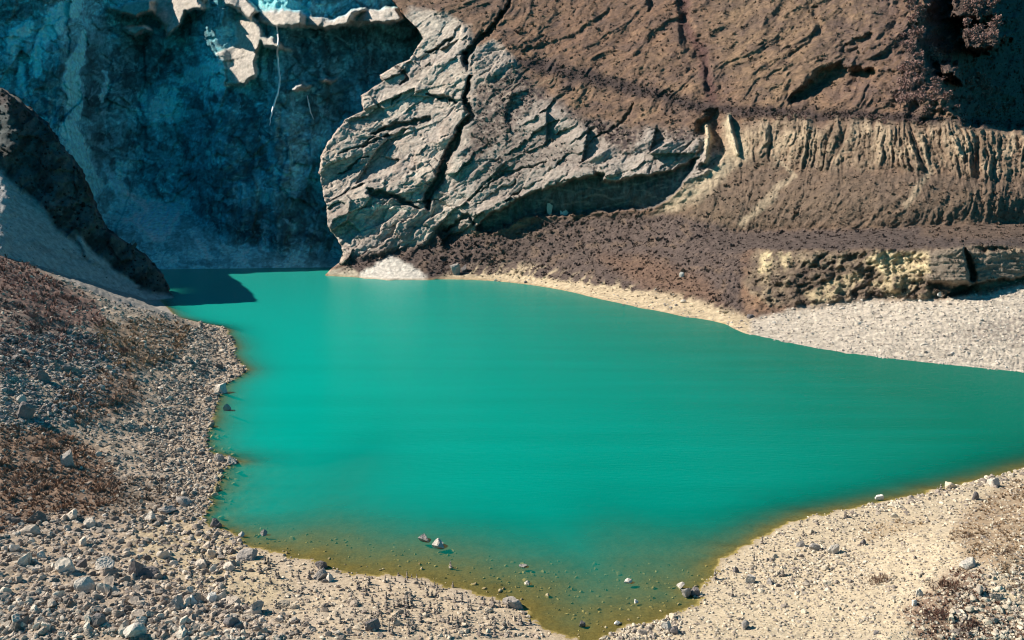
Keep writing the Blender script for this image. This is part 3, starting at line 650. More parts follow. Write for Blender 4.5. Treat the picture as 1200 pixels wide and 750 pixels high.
def height(x, y):
    shp = x.shape; x = x.ravel(); y = y.ravel()
    dl, il = poly_dist(x, y, LAND_L); dr, ir = poly_dist(x, y, LAND_R)
    sl = np.where(il, dl, -dl); sr = np.where(ir, dr, -dr)
    wob = 0.9 * fbm(x / 3.2, y / 3.2, 3, 401) * smooth(300, 110, y) + 0.5 * fbm(x / 1.1, y / 1.1, 2, 402) * smooth(200, 90, y)
    sl = sl + wob; sr = sr + wob
    steep = smooth(125, 190, y + 0.55 * np.maximum(0, -x - 50))          # the left bank rises more steeply farther on
    zl = np.maximum(sl, 0); zl = 0.07 * zl + (0.25 * steep + 0.05) * np.maximum(0, zl - 5) + 0.03 * steep * zl
    zl = zl + np.maximum(0, sl - 14) * 0.04
    zr = np.maximum(sr, 0); zr = 0.10 * zr + 0.12 * smooth(6, 26, zr) * zr * smooth(25, 60, x)
    s = np.maximum(sl, sr)
    und = 0.5 * fbm(x / 11, y / 11, 4, 403) + 0.16 * fbm(x / 2.6, y / 2.6, 4, 404)
    und = und * smooth(0.2, 6, s) * (0.7 + 1.6 * steep * (sl > 0)) + 0.05 * fbm(x / .9, y / .9, 3, 405) * smooth(-4, 0, s)
    shelf = 0.04 + 0.20 * smooth(12, 34, x) + 0.30 * smooth(-25, -48, x)
    zb = -shelf * np.maximum(0, -s) - 0.0030 * np.maximum(0, -s) ** 2
    zb = np.maximum(zb, -9) + 0.10 * fbm(x / 3, y / 3, 3, 406) * smooth(0, 3, -s)
    z = np.where(s > 0, np.where(sl > sr, zl, zr), zb) + und
    return z.reshape(shp), s.reshape(shp), (sl > sr).reshape(shp)
NCA, NRA = 1180, 470
UA = np.linspace(-230, 1490, NCA)
# rows follow the picture so the mesh is finest where it is seen closest
pyr = np.linspace(790, 318, NRA)
yr = -HCAM / ray(600, pyr)[1]
a_near = (UA - 600) / F
XA = a_near[None] * (yr[:, None] * CP + HCAM * SP); YA = np.tile(yr[:, None], (1, NCA))
ZA, SA, LEFT = height(XA, YA)
QX, QY = project(XA, YA, ZA)
QWX = QX + 9 * fbm(XA / 9, YA / 12, 4, 411) + 4 * fbm(XA / 2, YA / 3, 3, 412)
QWY = QY + 7 * fbm(XA / 9, YA / 12, 4, 413) + 4 * fbm(XA / 2, YA / 3, 3, 414)
# rubble relief
rf, re, rr_ = facets(XA / 1.1, YA / 1.1, 421)
rf2, re2, _ = facets(XA / 0.45, YA / 0.45, 425)
def rubble_mask(qx, qy, left):
    m = area(qx, qy, [(-200, 300), (40, 300), (190, 362), (300, 380), (310, 640), (250, 660), (180, 640), (-200, 620)], 8)
    m = np.maximum(m, area(qx, qy, [(-200, 610), (160, 620), (250, 680), (330, 720), (420, 800), (-200, 800)], 20) * 0.9)
    return m * left
RUB = rubble_mask(QWX, QWY, LEFT) * (SA > 0)
ZA = ZA + RUB * (0.28 * rf + 0.10 * rf2) * smooth(0, 2, SA)
# colours
CA = np.empty(XA.shape + (3,))
CA[:] = (0.46, 0.37, 0.265)
n1 = fbm(XA / 5, YA / 7, 4, 431); n2 = fbm(XA / .8, YA / .8, 3, 432)
CA = paint(CA, smooth(-.1, .4, n1) * .5, (0.40, 0.335, 0.27))
CA = paint(CA, np.where(LEFT, 0, 1) * .5, (0.50, 0.42, 0.29))
CA = paint(CA, RUB * .75, (0.315, 0.245, 0.185))
CA = paint(CA, RUB * smooth(.6, 1, rr_) * .5, (0.40, 0.36, 0.32))
CA = paint(CA, area(QWX, QWY, [(160, 610), (240, 610), (290, 640), (340, 690), (300, 720), (230, 690), (150, 650)], 16) * .6, (0.45, 0.36, 0.22))
BROWN = [([(-200, 260), (0, 285), (60, 325), (110, 350), (130, 385), (60, 380), (0, 350), (-200, 330)], (0.17, 0.10, 0.082), .9),
         ([(-200, 330), (0, 345), (60, 378), (110, 390), (140, 420), (60, 425), (0, 440), (-200, 430)], (0.15, 0.098, 0.085), .7),
         ([(110, 380), (180, 372), (230, 385), (210, 420), (150, 440), (115, 415)], (0.21, 0.145, 0.095), .8),
         ([(80, 440), (150, 430), (170, 470), (100, 500), (60, 480)], (0.19, 0.125, 0.09), .7),
         ([(-200, 480), (0, 500), (60, 500), (120, 530), (150, 580), (110, 605), (60, 600), (0, 625), (-200, 640)], (0.19, 0.12, 0.082), .85),
         ([(120, 560), (190, 560), (220, 590), (170, 600), (110, 610)], (0.16, 0.12, 0.09), .5)]
for p, c, o in BROWN: CA = paint(CA, area(QWX, QWY, p, 8) * o * LEFT * (SA > 0), c)
RBROWN = [([(1130, 600), (1180, 565), (1400, 530), (1400, 700), (1200, 690), (1130, 650), (1110, 630)], (0.24, 0.165, 0.105), .8),
          ([(1005, 620), (1050, 608), (1090, 612), (1050, 626), (1015, 634)], (0.36, 0.26, 0.16), .6),
          ([(1050, 720), (1090, 690), (1120, 665), (1150, 670), (1160, 700), (1200, 720), (1400, 740), (1400, 800), (1100, 800), (1080, 760)], (0.15, 0.085, 0.062), .8)]
for p, c, o in RBROWN: CA = paint(CA, area(QWX, QWY, p, 9) * o * (~LEFT) * (SA > 0) * smooth(-.45, .1, n2 + .1), c)
CA = paint(CA, area(QWX, QWY, [(-50, 255), (0, 284), (60, 322), (110, 345), (150, 361), (205, 374), (230, 340), (0, 200)], 4) * LEFT * (SA > 0) * 0.9, (0.25, 0.235, 0.22))
CA = paint(CA, smooth(0.9, 0.0, SA) * smooth(-.3, 0, SA) * .45, (0.24, 0.175, 0.095))                 # damp rim
CA = paint(CA, smooth(0, -.6, SA), (0.175, 0.145, 0.075))                                              # algae-stained bed
CA = paint(CA, smooth(0, -.6, SA) * smooth(0, .5, fbm(XA / 4, YA / 4, 4, 433)) * .7, (0.125, 0.108, 0.055))
CA = paint(CA, smooth(0, -.6, SA) * smooth(.1, .5, n2) * .5, (0.13, 0.10, 0.05))
CA *= (1 + .22 * n2 + .12 * fbm(XA / .35, YA / .35, 2, 434))[..., None]
CA = np.clip(CA, .01, .8)
PA = np.stack([XA, YA, ZA], -1)
bedr = np.where(SA > -0.15, np.where(LEFT, 0, 1), 2)
keep = (SA > -60)
sheet({0: ('left_bank', 'rubble covered left bank and sandy spit with cairns', 'lake shore'),
       1: ('right_beach', 'pale sandy beach on the near right shore', 'beach'),
       2: ('lake_bed', 'brown stained lake bed seen through the shallows', 'lake bed')}, PA, CA, M_SHORE, np.where(keep, bedr, 9))

# ------------------------------------------------------------------ water
NW, MW = 450, 330
uw = np.linspace(-150, 1500, NW); pw = np.concatenate([np.linspace(800, 600, 150), np.linspace(599, 302, MW - 150)])
yw = -HCAM / ray(600, pw)[1]
XW = ((uw - 600) / F)[None] * (yw[:, None] * CP + HCAM * SP); YWt = np.tile(yw[:, None], (1, NW))
zb, sw, _ = height(XW, YWt)
depth = np.clip(-zb, 0, 20)
m = bpy.data.materials.new('glacial_water'); m.use_nodes = True
n, l = m.node_tree.nodes, m.node_tree.links; n.clear()
out = n.new('ShaderNodeOutputMaterial')
at = n.new('ShaderNodeAttribute'); at.attribute_name = 'depth'
op = n.new('ShaderNodeMath'); op.operation = 'MULTIPLY'; op.inputs[1].default_value = -0.62
ex = n.new('ShaderNodeMath'); ex.operation = 'EXPONENT'
iv = n.new('ShaderNodeMath'); iv.operation = 'SUBTRACT'; iv.inputs[0].default_value = 1.0
l.new(at.outputs['Fac'], op.inputs[0]); l.new(op.outputs[0], ex.inputs[0]); l.new(ex.outputs[0], iv.inputs[1])
geo = n.new('ShaderNodeNewGeometry')
mp = n.new('ShaderNodeMapping'); mp.inputs['Scale'].default_value = (0.012, 0.10, 1)
l.new(geo.outputs['Position'], mp.inputs['Vector'])
nz = n.new('ShaderNodeTexNoise'); nz.inputs['Scale'].default_value = 1.0; nz.inputs['Detail'].default_value = 7; nz.inputs['Roughness'].default_value = 0.6
l.new(mp.outputs[0], nz.inputs['Vector'])
cr = n.new('ShaderNodeValToRGB')
cr.color_ramp.elements[0].position = .0; cr.color_ramp.elements[0].color = (0.0, 0.135, 0.092, 1)
cr.color_ramp.elements[1].position = .95; cr.color_ramp.elements[1].color = (0.0, 0.292, 0.238, 1)
sx = n.new('ShaderNodeSeparateXYZ'); l.new(geo.outputs['Position'], sx.inputs[0])      # brighter colour to the left, darker to the right
gr = n.new('ShaderNodeMapRange'); gr.inputs[1].default_value = -70; gr.inputs[2].default_value = 120; gr.inputs[3].default_value = 0.48; gr.inputs[4].default_value = -0.62
l.new(sx.outputs[0], gr.inputs[0])
dm = n.new('ShaderNodeMapRange'); dm.inputs[3].default_value = .26; dm.inputs[4].default_value = .74; l.new(nz.outputs['Fac'], dm.inputs[0])
ad = n.new('ShaderNodeMath'); ad.operation = 'ADD'; l.new(dm.outputs[0], ad.inputs[0]); l.new(gr.outputs[0], ad.inputs[1])
l.new(ad.outputs[0], cr.inputs['Fac'])
df = n.new('ShaderNodeBsdfDiffuse'); l.new(cr.outputs[0], df.inputs['Color'])
tr = n.new('ShaderNodeBsdfTransparent'); tr.inputs['Color'].default_value = (0.88, 0.86, 0.62, 1)
mx = n.new('ShaderNodeMixShader'); l.new(iv.outputs[0], mx.inputs[0]); l.new(tr.outputs[0], mx.inputs[1]); l.new(df.outputs[0], mx.inputs[2])
mp2 = n.new('ShaderNodeMapping'); mp2.inputs['Scale'].default_value = (0.35, 1.1, 1)
l.new(geo.outputs['Position'], mp2.inputs['Vector'])
rp = n.new('ShaderNodeTexNoise'); rp.inputs['Scale'].default_value = 1.0; rp.inputs['Detail'].default_value = 4; rp.inputs['Roughness'].default_value = .6
l.new(mp2.outputs[0], rp.inputs['Vector'])
bp = n.new('ShaderNodeBump'); bp.inputs['Strength'].default_value = .45; bp.inputs['Distance'].default_value = .25
l.new(rp.outputs['Fac'], bp.inputs['Height'])
l.new(bp.outputs[0], df.inputs['Normal'])
gl = n.new('ShaderNodeBsdfGlossy'); gl.inputs['Roughness'].default_value = .22; l.new(bp.outputs[0], gl.inputs['Normal'])
fr = n.new('ShaderNodeFresnel'); fr.inputs['IOR'].default_value = 1.035; l.new(bp.outputs[0], fr.inputs['Normal'])
mx2 = n.new('ShaderNodeMixShader'); l.new(fr.outputs[0], mx2.inputs[0]); l.new(mx.outputs[0], mx2.inputs[1]); l.new(gl.outputs[0], mx2.inputs[2])
l.new(mx2.outputs[0], out.inputs['Surface'])
wat = link('lake_water', mesh_from('lake_water', np.stack([XW, YWt, 0 * XW], -1).reshape(-1, 3), grid_faces(MW, NW), m, flat=False, attrs={'depth': depth}))
tag(wat, 'opaque turquoise glacial lake with brown shallows near the spit', 'lake', kind='structure')
# ------------------------------------------------------------------ finding the ground under a point of the picture
def ground(x, y):
    c = ((x / (y * CP + HCAM * SP)) * F + 600 - UA[0]) / (UA[1] - UA[0])
    r = np.interp(-y, -yr[::-1], np.arange(NRA)[::-1]) if yr[0] > yr[-1] else np.interp(y, yr, np.arange(NRA))
    c = np.clip(c, 0, NCA - 1.01); r = np.clip(r, 0, NRA - 1.01)
    c0 = c.astype(int); r0 = r.astype(int); fc, fr = c - c0, r - r0
    def b(A): return (A[r0, c0] * (1 - fc) + A[r0, c0 + 1] * fc) * (1 - fr) + (A[r0 + 1, c0] * (1 - fc) + A[r0 + 1, c0 + 1] * fc) * fr
    return b(ZA), b(SA)
def pick(px, py):
    """points of the near ground under picture points"""
    px = np.asarray(px, float); py = np.asarray(py, float)
    a, t = ray(px, py)
    ys = np.concatenate([np.arange(78, 240, 0.6), np.arange(240, 430, 1.5)])
    Yhit = np.full(px.shape, np.nan)
    for y in ys:
        z, _ = ground(a * y, np.full(px.shape, y))
        hit = np.isnan(Yhit) & (HCAM + t * y <= z)
        Yhit[hit] = y
    for _ in range(2):                                   # settle on the exact point
        yy = np.nan_to_num(Yhit, nan=100.0); z, _s = ground(a * yy, yy); Yhit = np.clip((HCAM - z) / np.maximum(-t, .02), Yhit - 1.5, Yhit + .3)
    x = a * Yhit; z, s = ground(np.nan_to_num(x), np.nan_to_num(Yhit, nan=100))
    return x, Yhit, z, s
def on_mtn(px, py):
    c = np.clip((np.asarray(px) - U[0]) / (U[1] - U[0]), 0, NC - 1).astype(int)
    r = np.clip((base_py[c] - py) / (base_py[c] + 45) * (NR - 1), 0, NR - 1).astype(int)
    return PD[r, c], r, c

# ------------------------------------------------------------------ rock shapes
def ico(sub):
    t = (1 + 5 ** .5) / 2
    v = [(-1, t, 0), (1, t, 0), (-1, -t, 0), (1, -t, 0), (0, -1, t), (0, 1, t), (0, -1, -t), (0, 1, -t), (t, 0, -1), (t, 0, 1), (-t, 0, -1), (-t, 0, 1)]
    f = [(0, 11, 5), (0, 5, 1), (0, 1, 7), (0, 7, 10), (0, 10, 11), (1, 5, 9), (5, 11, 4), (11, 10, 2), (10, 7, 6), (7, 1, 8), (3, 9, 4), (3, 4, 2), (3, 2, 6), (3, 6, 8), (3, 8, 9), (4, 9, 5), (2, 4, 11), (6, 2, 10), (8, 6, 7), (9, 8, 1)]
    v = [np.array(q) / np.linalg.norm(q) for q in v]
    for _ in range(sub):
        mid = {}; nf = []
        def m(a, b):
            kk = (min(a, b), max(a, b))
            if kk not in mid:
                q = v[a] + v[b]; mid[kk] = len(v); v.append(q / np.linalg.norm(q))
            return mid[kk]
        for a, b, c in f:
            ab, bc, ca_ = m(a, b), m(b, c), m(c, a)
            nf += [(a, ab, ca_), (b, bc, ab), (c, ca_, bc), (ab, bc, ca_)]
        f = nf
    return np.array(v), np.array(f)
ICO = {i: ico(i) for i in range(4)}
def rock_shape(seed, sub=2, cuts=9, flat=0.7, rough=0.02):
    r = np.random.default_rng(seed)
    v, f = ICO[sub][0].copy(), ICO[sub][1]
    for _ in range(cuts):
        d = r.normal(size=3); d /= np.linalg.norm(d)
        h = r.uniform(.36, .80)
        v -= np.maximum(0, v @ d - h)[:, None] * d
    v *= np.array([1, r.uniform(.5, .9), flat * r.uniform(.6, 1.15)])
    if rough: v += r.normal(size=v.shape) * rough
    v /= np.abs(v[:, 0]).max()
    return v, f
def rot_z(v, a):
    c, s = np.cos(a), np.sin(a)
    return np.stack([v[..., 0] * c - v[..., 1] * s, v[..., 0] * s + v[..., 1] * c, v[..., 2]], -1)
M_ROCK = mat_tinted('boulder_rock', 4.0, 0.25, 0.5, 0.06)
M_TWIG = bpy.data.materials.new('dry_twigs'); M_TWIG.use_nodes = True
_n, _l = M_TWIG.node_tree.nodes, M_TWIG.node_tree.links
_a = _n.new('ShaderNodeAttribute'); _a.attribute_name = 'tint'
_t = _n.new('ShaderNodeTexNoise'); _t.inputs['Scale'].default_value = 1.5
_g = _n.new('ShaderNodeNewGeometry'); _l.new(_g.outputs['Position'], _t.inputs['Vector'])
_h = _n.new('ShaderNodeHueSaturation'); _l.new(_a.outputs['Color'], _h.inputs['Color'])
_m = _n.new('ShaderNodeMapRange'); _m.inputs[3].default_value = .6; _m.inputs[4].default_value = 1.4
_l.new(_t.outputs['Fac'], _m.inputs[0]); _l.new(_m.outputs[0], _h.inputs['Value']); _l.new(_h.outputs[0], _n['Principled BSDF'].inputs['Base Color'])
_n['Principled BSDF'].inputs['Roughness'].default_value = .9; _n['Principled BSDF'].inputs['Specular IOR Level'].default_value = .1
def gather(name, shapes, which, loc, size, yaw, colr, mat, sink=0.25, tilt=0.35):
    """many small pieces of uncountable ground cover joined into one mesh"""
    V, FF, CC = [], [], []; off = 0
    for si, (v, f) in enumerate(shapes):
        idx = np.where(which == si)[0]
        if not len(idx): continue
        k = len(idx)
        vv = np.repeat(v[None], k, 0) * size[idx][:, None, None]
        ax = rng.uniform(-tilt, tilt, k); c, s = np.cos(ax)[:, None], np.sin(ax)[:, None]
        vv = np.stack([vv[..., 0], vv[..., 1] * c - vv[..., 2] * s, vv[..., 1] * s + vv[..., 2] * c], -1)
        vv = rot_z(vv, yaw[idx][:, None]) + loc[idx][:, None, :]
        V.append(vv.reshape(-1, 3)); FF.append((f[None] + (np.arange(k) * len(v))[:, None, None] + off).reshape(-1, f.shape[1]))
        CC.append(np.repeat(colr[idx], len(v), 0)); off += k * len(v)
    return link(name, mesh_from(name, np.concatenate(V), np.concatenate(FF), mat, np.concatenate(CC), flat=True))

ORD = ['nearest', 'second nearest', 'third nearest', 'fourth nearest', 'fifth nearest', 'sixth nearest', 'seventh nearest', 'eighth nearest', 'ninth nearest', 'tenth nearest', 'eleventh nearest', 'twelfth nearest']
RANK = ['first', 'second', 'third', 'fourth', 'fifth', 'sixth', 'seventh', 'eighth', 'ninth', 'tenth', 'eleventh', 'twelfth', 'thirteenth', 'fourteenth', 'fifteenth', 'sixteenth', 'seventeenth', 'eighteenth', 'nineteenth', 'twentieth']
MARKS = [(80, 538, 'the upright wedge boulder'), (257, 456, 'the large waterline boulder'), (271, 540, 'the tip of the stony point'), (28, 478, 'the big dark block'), (50, 441, 'the dark boulder above the big dark block'), (120, 662, 'the pale oval boulder'),
         (168, 668, 'the dark split boulder'), (99, 686, 'the pale boulder below the oval one'), (158, 738, 'the flat topped bottom boulder'), (226, 700, 'the white slab'), (18, 641, 'the bright white stone'), (40, 607, 'the brown boulder'),
         (116, 726, 'the dark hollow boulder'), (167, 592, 'the tallest cairn'), (292, 650, 'the long grey slab'), (376, 670, 'the boulder cluster on the spit'), (298, 712, 'the pale topped spit boulder'), (436, 732, 'the dark boulder at the spit bottom'),
         (506, 636, 'the two low shallow rocks'), (601, 707, 'the flat grey shore rock'), (805, 694, 'the three right waterline stones'), (975, 643, 'the squarish pale boulder'), (1135, 660, 'the pointed pale boulder'), (1164, 566, 'the pale crest boulder'),
         (890, 680, 'the right beach stone pile'), (787, 737, 'the outlet bar boulder pair'), (735, 680, 'the flat rock in the olive shallows'), (1034, 675, 'the round dark shrub'), (1112, 686, 'the wide dark shrub'), (480, 706, 'the touching pair of cairns'),
         (541, 700, 'the cairn by the spit shore'), (591, 729, 'the cairn near the spit tip')]
def single_out(items, noun):
    """items: (object, x, y, adjective) -> a label from the nearest landmark, the side and the order of distance"""
    buckets = {}
    for o, x, y, adj in items:
        d, mx_, my_, nm = min((math.hypot(x - a_, y - b_), a_, b_, c_) for a_, b_, c_ in MARKS)
        dx, dy = x - mx_, y - my_
        side = ('right of' if dx > 0 else 'left of') if abs(dx) > abs(dy) else ('below' if dy > 0 else 'above')
        buckets.setdefault((adj, side, nm), []).append((d, o))
    for (adj, side, nm), lst in buckets.items():
        lst.sort(key=lambda q: q[0])
        for i, (d, o) in enumerate(lst):
            pre = '' if len(lst) == 1 else (ORD[i] if i < len(ORD) else 'far') + ' '
            o['label'] = f'{pre}{adj} {noun} {side} {nm}'.strip()

# ------------------------------------------------------------------ boulders placed one by one
TONE = {'pale': (.50, .45, .39), 'mid': (.33, .295, .265), 'dark': (.17, .15, .145), 'brown': (.22, .16, .125), 'white': (.62, .58, .52)}
BOULD = [  # x, y of the foot, width px, height px, tone, label, turn
    (80, 546, 15, 19, 'mid', 'wedge shaped pale boulder standing upright in the brown scrub', .4),
    (257, 460, 19, 10, 'pale', 'large pale boulder at the waterline of the left bank', .2),
    (266, 481, 10, 8, 'mid', 'round grey boulder standing in the water off the left bank', 1.),
    (271, 542, 17, 7, 'pale', 'pale low boulder on the tip of the stony point', .1),
    (258, 540, 15, 8, 'mid', 'grey boulder at the root of the stony point', 2.),
    (28, 488, 23, 19, 'dark', 'big dark block in the rubble at the left edge', .7),
    (24, 470, 13, 8, 'pale', 'pale slab leaning behind the big dark block', 1.7),
    (50, 446, 17, 12, 'dark', 'dark boulder in the rubble above the big dark block', 2.2),
    (120, 668, 25, 13, 'pale', 'pale oval boulder in the lower left gravel', .15),
    (96, 664, 12, 9, 'dark', 'small dark boulder touching the pale oval boulder', .9),
    (160, 674, 16, 18, 'dark', 'upright half of a dark split boulder in the lower left gravel', 1.3),
    (175, 676, 22, 11, 'dark', 'low half of a dark split boulder in the lower left gravel', .3),
    (99, 692, 21, 13, 'pale', 'pale boulder below the pale oval one', .6),
    (158, 745, 27, 15, 'pale', 'pale flat topped boulder at the bottom edge', .2),
    (206, 712, 19, 13, 'mid', 'grey boulder in front of the white slab', .5),
    (226, 705, 19, 8, 'white', 'white slab lying in the lower left gravel', .1),
    (18, 645, 12, 8, 'white', 'bright white stone near the left edge', .8),
    (40, 612, 26, 11, 'brown', 'brown boulder at the edge of the brown scrub', .2),
    (116, 732, 18, 13, 'dark', 'dark hollow boulder in the lower left rubble', 1.1),
    (176, 609, 15, 10, 'pale', 'pale boulder at the foot of the tallest cairn', .3),
    (194, 600, 22, 7, 'mid', 'flat grey slab beside the tallest cairn', .15),
    (216, 590, 20, 8, 'mid', 'grey slab near the water above the little bay', .1),
    (292, 655, 30, 10, 'mid', 'long grey slab on the spit near the little bay', .1),
    (374, 678, 18, 11, 'mid', 'grey boulder in the cluster on the spit', .9),
    (378, 665, 17, 8, 'dark', 'flat dark boulder at the water by the cluster on the spit', .3),
    (386, 681, 11, 8, 'pale', 'pale stone beside the grey boulder in the spit cluster', 1.4),
    (298, 718, 22, 13, 'mid', 'pale topped boulder casting a dark shadow on the spit', .5),
    (272, 733, 18, 11, 'dark', 'dark boulder lowest on the left part of the spit', 1.),
    (436, 738, 17, 12, 'dark', 'dark boulder among cairns at the bottom of the spit', .2),
    (247, 704, 14, 7, 'white', 'narrow white stone right of the white slab', 2.8),
    (497, 633, 16, 6, 'mid', 'left one of two low rocks in the shallows', .1),
    (515, 640, 19, 8, 'pale', 'right one of two low rocks in the shallows', 3.),
    (601, 711, 26, 9, 'mid', 'flat grey rock at the water edge of the spit', .1),
    (309, 627, 8, 6, 'mid', 'small grey rock in the shallow bay', .5), (284, 628, 9, 5, 'pale', 'small pale rock in the shallow bay', .5),
    (254, 616, 14, 9, 'dark', 'dark boulder on the waterline of the little bay', .8),
    (797, 688, 10, 6, 'pale', 'pale stone topmost of three at the right waterline', .2), (804, 698, 13, 10, 'mid', 'grey boulder middle of three at the right waterline', .7),
    (814, 697, 11, 8, 'dark', 'dark boulder rightmost of three at the right waterline', 1.4),
    (975, 648, 14, 11, 'pale', 'squarish pale boulder on the right beach', .5), (938, 640, 11, 6, 'mid', 'grey stone left of the squarish pale boulder', .4), (955, 644, 13, 7, 'mid', 'grey stone touching the squarish pale boulder', 1.2),
    (1135, 665, 20, 11, 'pale', 'pointed pale boulder on the right hand slope', .3), (1030, 585, 11, 5, 'white', 'white rock in the water off the right beach', .1),
    (1142, 585, 9, 9, 'dark', 'dark upright boulder on the right shore', .6), (1164, 570, 15, 10, 'pale', 'pale boulder on the crest at the right edge', .9),
    (1076, 698, 9, 8, 'pale', 'pale block above the dark scrub on the right', .4), (1071, 709, 8, 7, 'white', 'white stone in the dark scrub on the right', 1.),
    (1012, 638, 9, 6, 'dark', 'dark stone on the right beach', .2), (1027, 742, 7, 3, 'dark', 'flat dark stone low on the right beach', .2),
    (880, 683, 15, 9, 'pale', 'pale boulder amid the stone pile on the right beach', .5), (902, 684, 11, 7, 'mid', 'grey boulder right in the stone pile on the right beach', 1.5),
    (862, 671, 8, 6, 'dark', 'dark stone near the shallow olive water', .7), (781, 738, 15, 10, 'pale', 'pale boulder on the bar across the outlet', .3), (792, 742, 12, 8, 'dark', 'dark boulder on the bar across the outlet', 1.3),
    (872, 736, 12, 9, 'mid', 'grey boulder low on the right beach', .7),
    (735, 682, 11, 4, 'pale', 'flat pale rock breaking the olive shallows', .1), (682, 733, 8, 5, 'dark', 'dark rock in the outlet shallows', .6), (723, 731, 8, 4, 'white', 'white stone in the outlet shallows', .2),
    (745, 706, 6, 3, 'white', 'tiny white stone in the olive shallows', .2), (612, 664, 12, 3, 'mid', 'thin flat rock awash in the shallows', .05), (618, 684, 8, 4, 'pale', 'pale stone awash near the spit', .3),
]
bp_ = np.array([[b[0], b[1]] for b in BOULD], float)
bx, by, bz, bs = pick(bp_[:, 0], bp_[:, 1])
a_b, t_b = ray(bp_[:, 0], bp_[:, 1])
for i, (px_, py_, w, h, tone, label, turn) in enumerate(BOULD):
    x, y, z = bx[i], by[i], bz[i]
    if z < 0:                                            # stands in the water: its foot on the picture is the waterline
        y = -HCAM / t_b[i]; x = a_b[i] * y; z = 0.0
    D = math.hypot(y, HCAM - z); W = w / F * D; Hh = h / F * D * 1.05
    v, f = rock_shape(1000 + i, 3, 11, 1.0, .012)
    v = v * np.array([W / 2 / np.abs(v[:, 0]).max(), W * .42 / np.abs(v[:, 1]).max(), 1])
    v[:, 2] *= Hh * .75 / v[:, 2].max()
    v += 0.05 * W * np.stack([fbm(v[:, 1] / W * 3 + i, v[:, 2] / W * 3, 3, i), fbm(v[:, 0] / W * 3, v[:, 2] / W * 3 + i, 3, i + 1), fbm(v[:, 0] / W * 3 + i, v[:, 1] / W * 3, 3, i + 2)], -1)
    c0 = np.array(TONE[tone]) * rng.uniform(.9, 1.1)
    me = mesh_from('boulder', v, f, M_ROCK, np.clip(c0 * (1 + .25 * fbm(v[:, 0] / W * 4, v[:, 2] / W * 5, 3, i)[:, None]), .02, .8), flat=True)
    o = link('boulder', me, loc=(x, y, z + Hh * .25), rot=(0, 0, (turn - .4) * .6))
    tag(o, label, 'boulder')

# ------------------------------------------------------------------ loose stones
def sample(poly, n):
    p = np.array(poly, float); lo, hi = p.min(0), p.max(0); out = np.zeros((0, 2))
    while len(out) < n:
        q = rng.uniform(lo, hi, (n * 2, 2)); _, ins = poly_dist(q[:, 0], q[:, 1], poly); out = np.concatenate([out, q[ins]])
    return out[:n]
ZONES = [  # polygon, count, median width px, spread, palette, zone
    ([(0, 270), (60, 318), (130, 352), (190, 366), (268, 384), (290, 433), (260, 455), (250, 500), (285, 542), (245, 600), (200, 600), (150, 600), (0, 630)], 9000, 2.8, .38, 'bank'),
    ([(150, 375), (268, 384), (290, 433), (258, 465), (245, 510), (284, 541), (256, 560), (240, 610), (180, 600), (170, 520), (190, 440)], 3800, 3.5, .38, 'bank'),
    ([(0, 390), (120, 390), (150, 430), (120, 470), (70, 500), (0, 500)], 1700, 4.0, .36, 'darkbank'),
    ([(-90, 610), (0, 600), (150, 600), (240, 605), (290, 640), (260, 690), (330, 750), (-90, 750)], 4900, 3.9, .55, 'gravel'),
    ([(0, 690), (200, 690), (330, 720), (420, 750), (0, 750)], 900, 5.6, .5, 'gravel'),
    ([(236, 608), (330, 650), (440, 676), (540, 692), (610, 715), (650, 748), (300, 750), (230, 690)], 2000, 2.8, .45, 'spit'),
    ([(340, 690), (560, 700), (640, 748), (330, 750)], 240, 5.0, .35, 'spit'),
    ([(700, 750), (790, 720), (850, 656), (950, 603), (1070, 582), (1200, 548), (1300, 526), (1300, 750)], 10500, 2.5, .38, 'beach'),
    ([(1130, 680), (1200, 660), (1290, 650), (1290, 750), (1100, 750)], 1300, 4.2, .4, 'beach'),
    ([(700, 750), (745, 732), (800, 722), (800, 745), (770, 750)], 220, 5.0, .35, 'beach'),
    ([(880, 660), (950, 640), (1020, 650), (1000, 690), (920, 700), (870, 690)], 500, 3.6, .4, 'beach'),
    ([(1000, 600), (1190, 552), (1190, 562), (1010, 608), (960, 614)], 220, 4.2, .4, 'beach'),
    ([(290, 640), (450, 672), (610, 705), (680, 748), (740, 735), (820, 700), (830, 660), (760, 660), (600, 655), (480, 640), (300, 610)], 420, 2.9, .40, 'bed'),
    ([(245, 500), (262, 500), (285, 560), (262, 610), (240, 605)], 90, 4.0, .4, 'bed'),
]
PAL = {'bank': [(.38, .325, .265), (.24, .195, .16), (.30, .25, .20), (.15, .125, .108), (.53, .46, .38)], 'darkbank': [(.20, .185, .18), (.28, .255, .235), (.14, .13, .13), (.36, .33, .30)],
       'gravel': [(.45, .38, .31), (.31, .255, .21), (.34, .285, .235), (.54, .47, .39), (.18, .15, .13)], 'spit': [(.46, .385, .295), (.33, .27, .215), (.23, .19, .16), (.54, .46, .36)],
       'beach': [(.52, .445, .34), (.42, .36, .28), (.34, .29, .235), (.56, .49, .385), (.25, .21, .18)], 'bed': [(.34, .27, .15), (.24, .19, .10), (.42, .35, .22)]}
allp = []
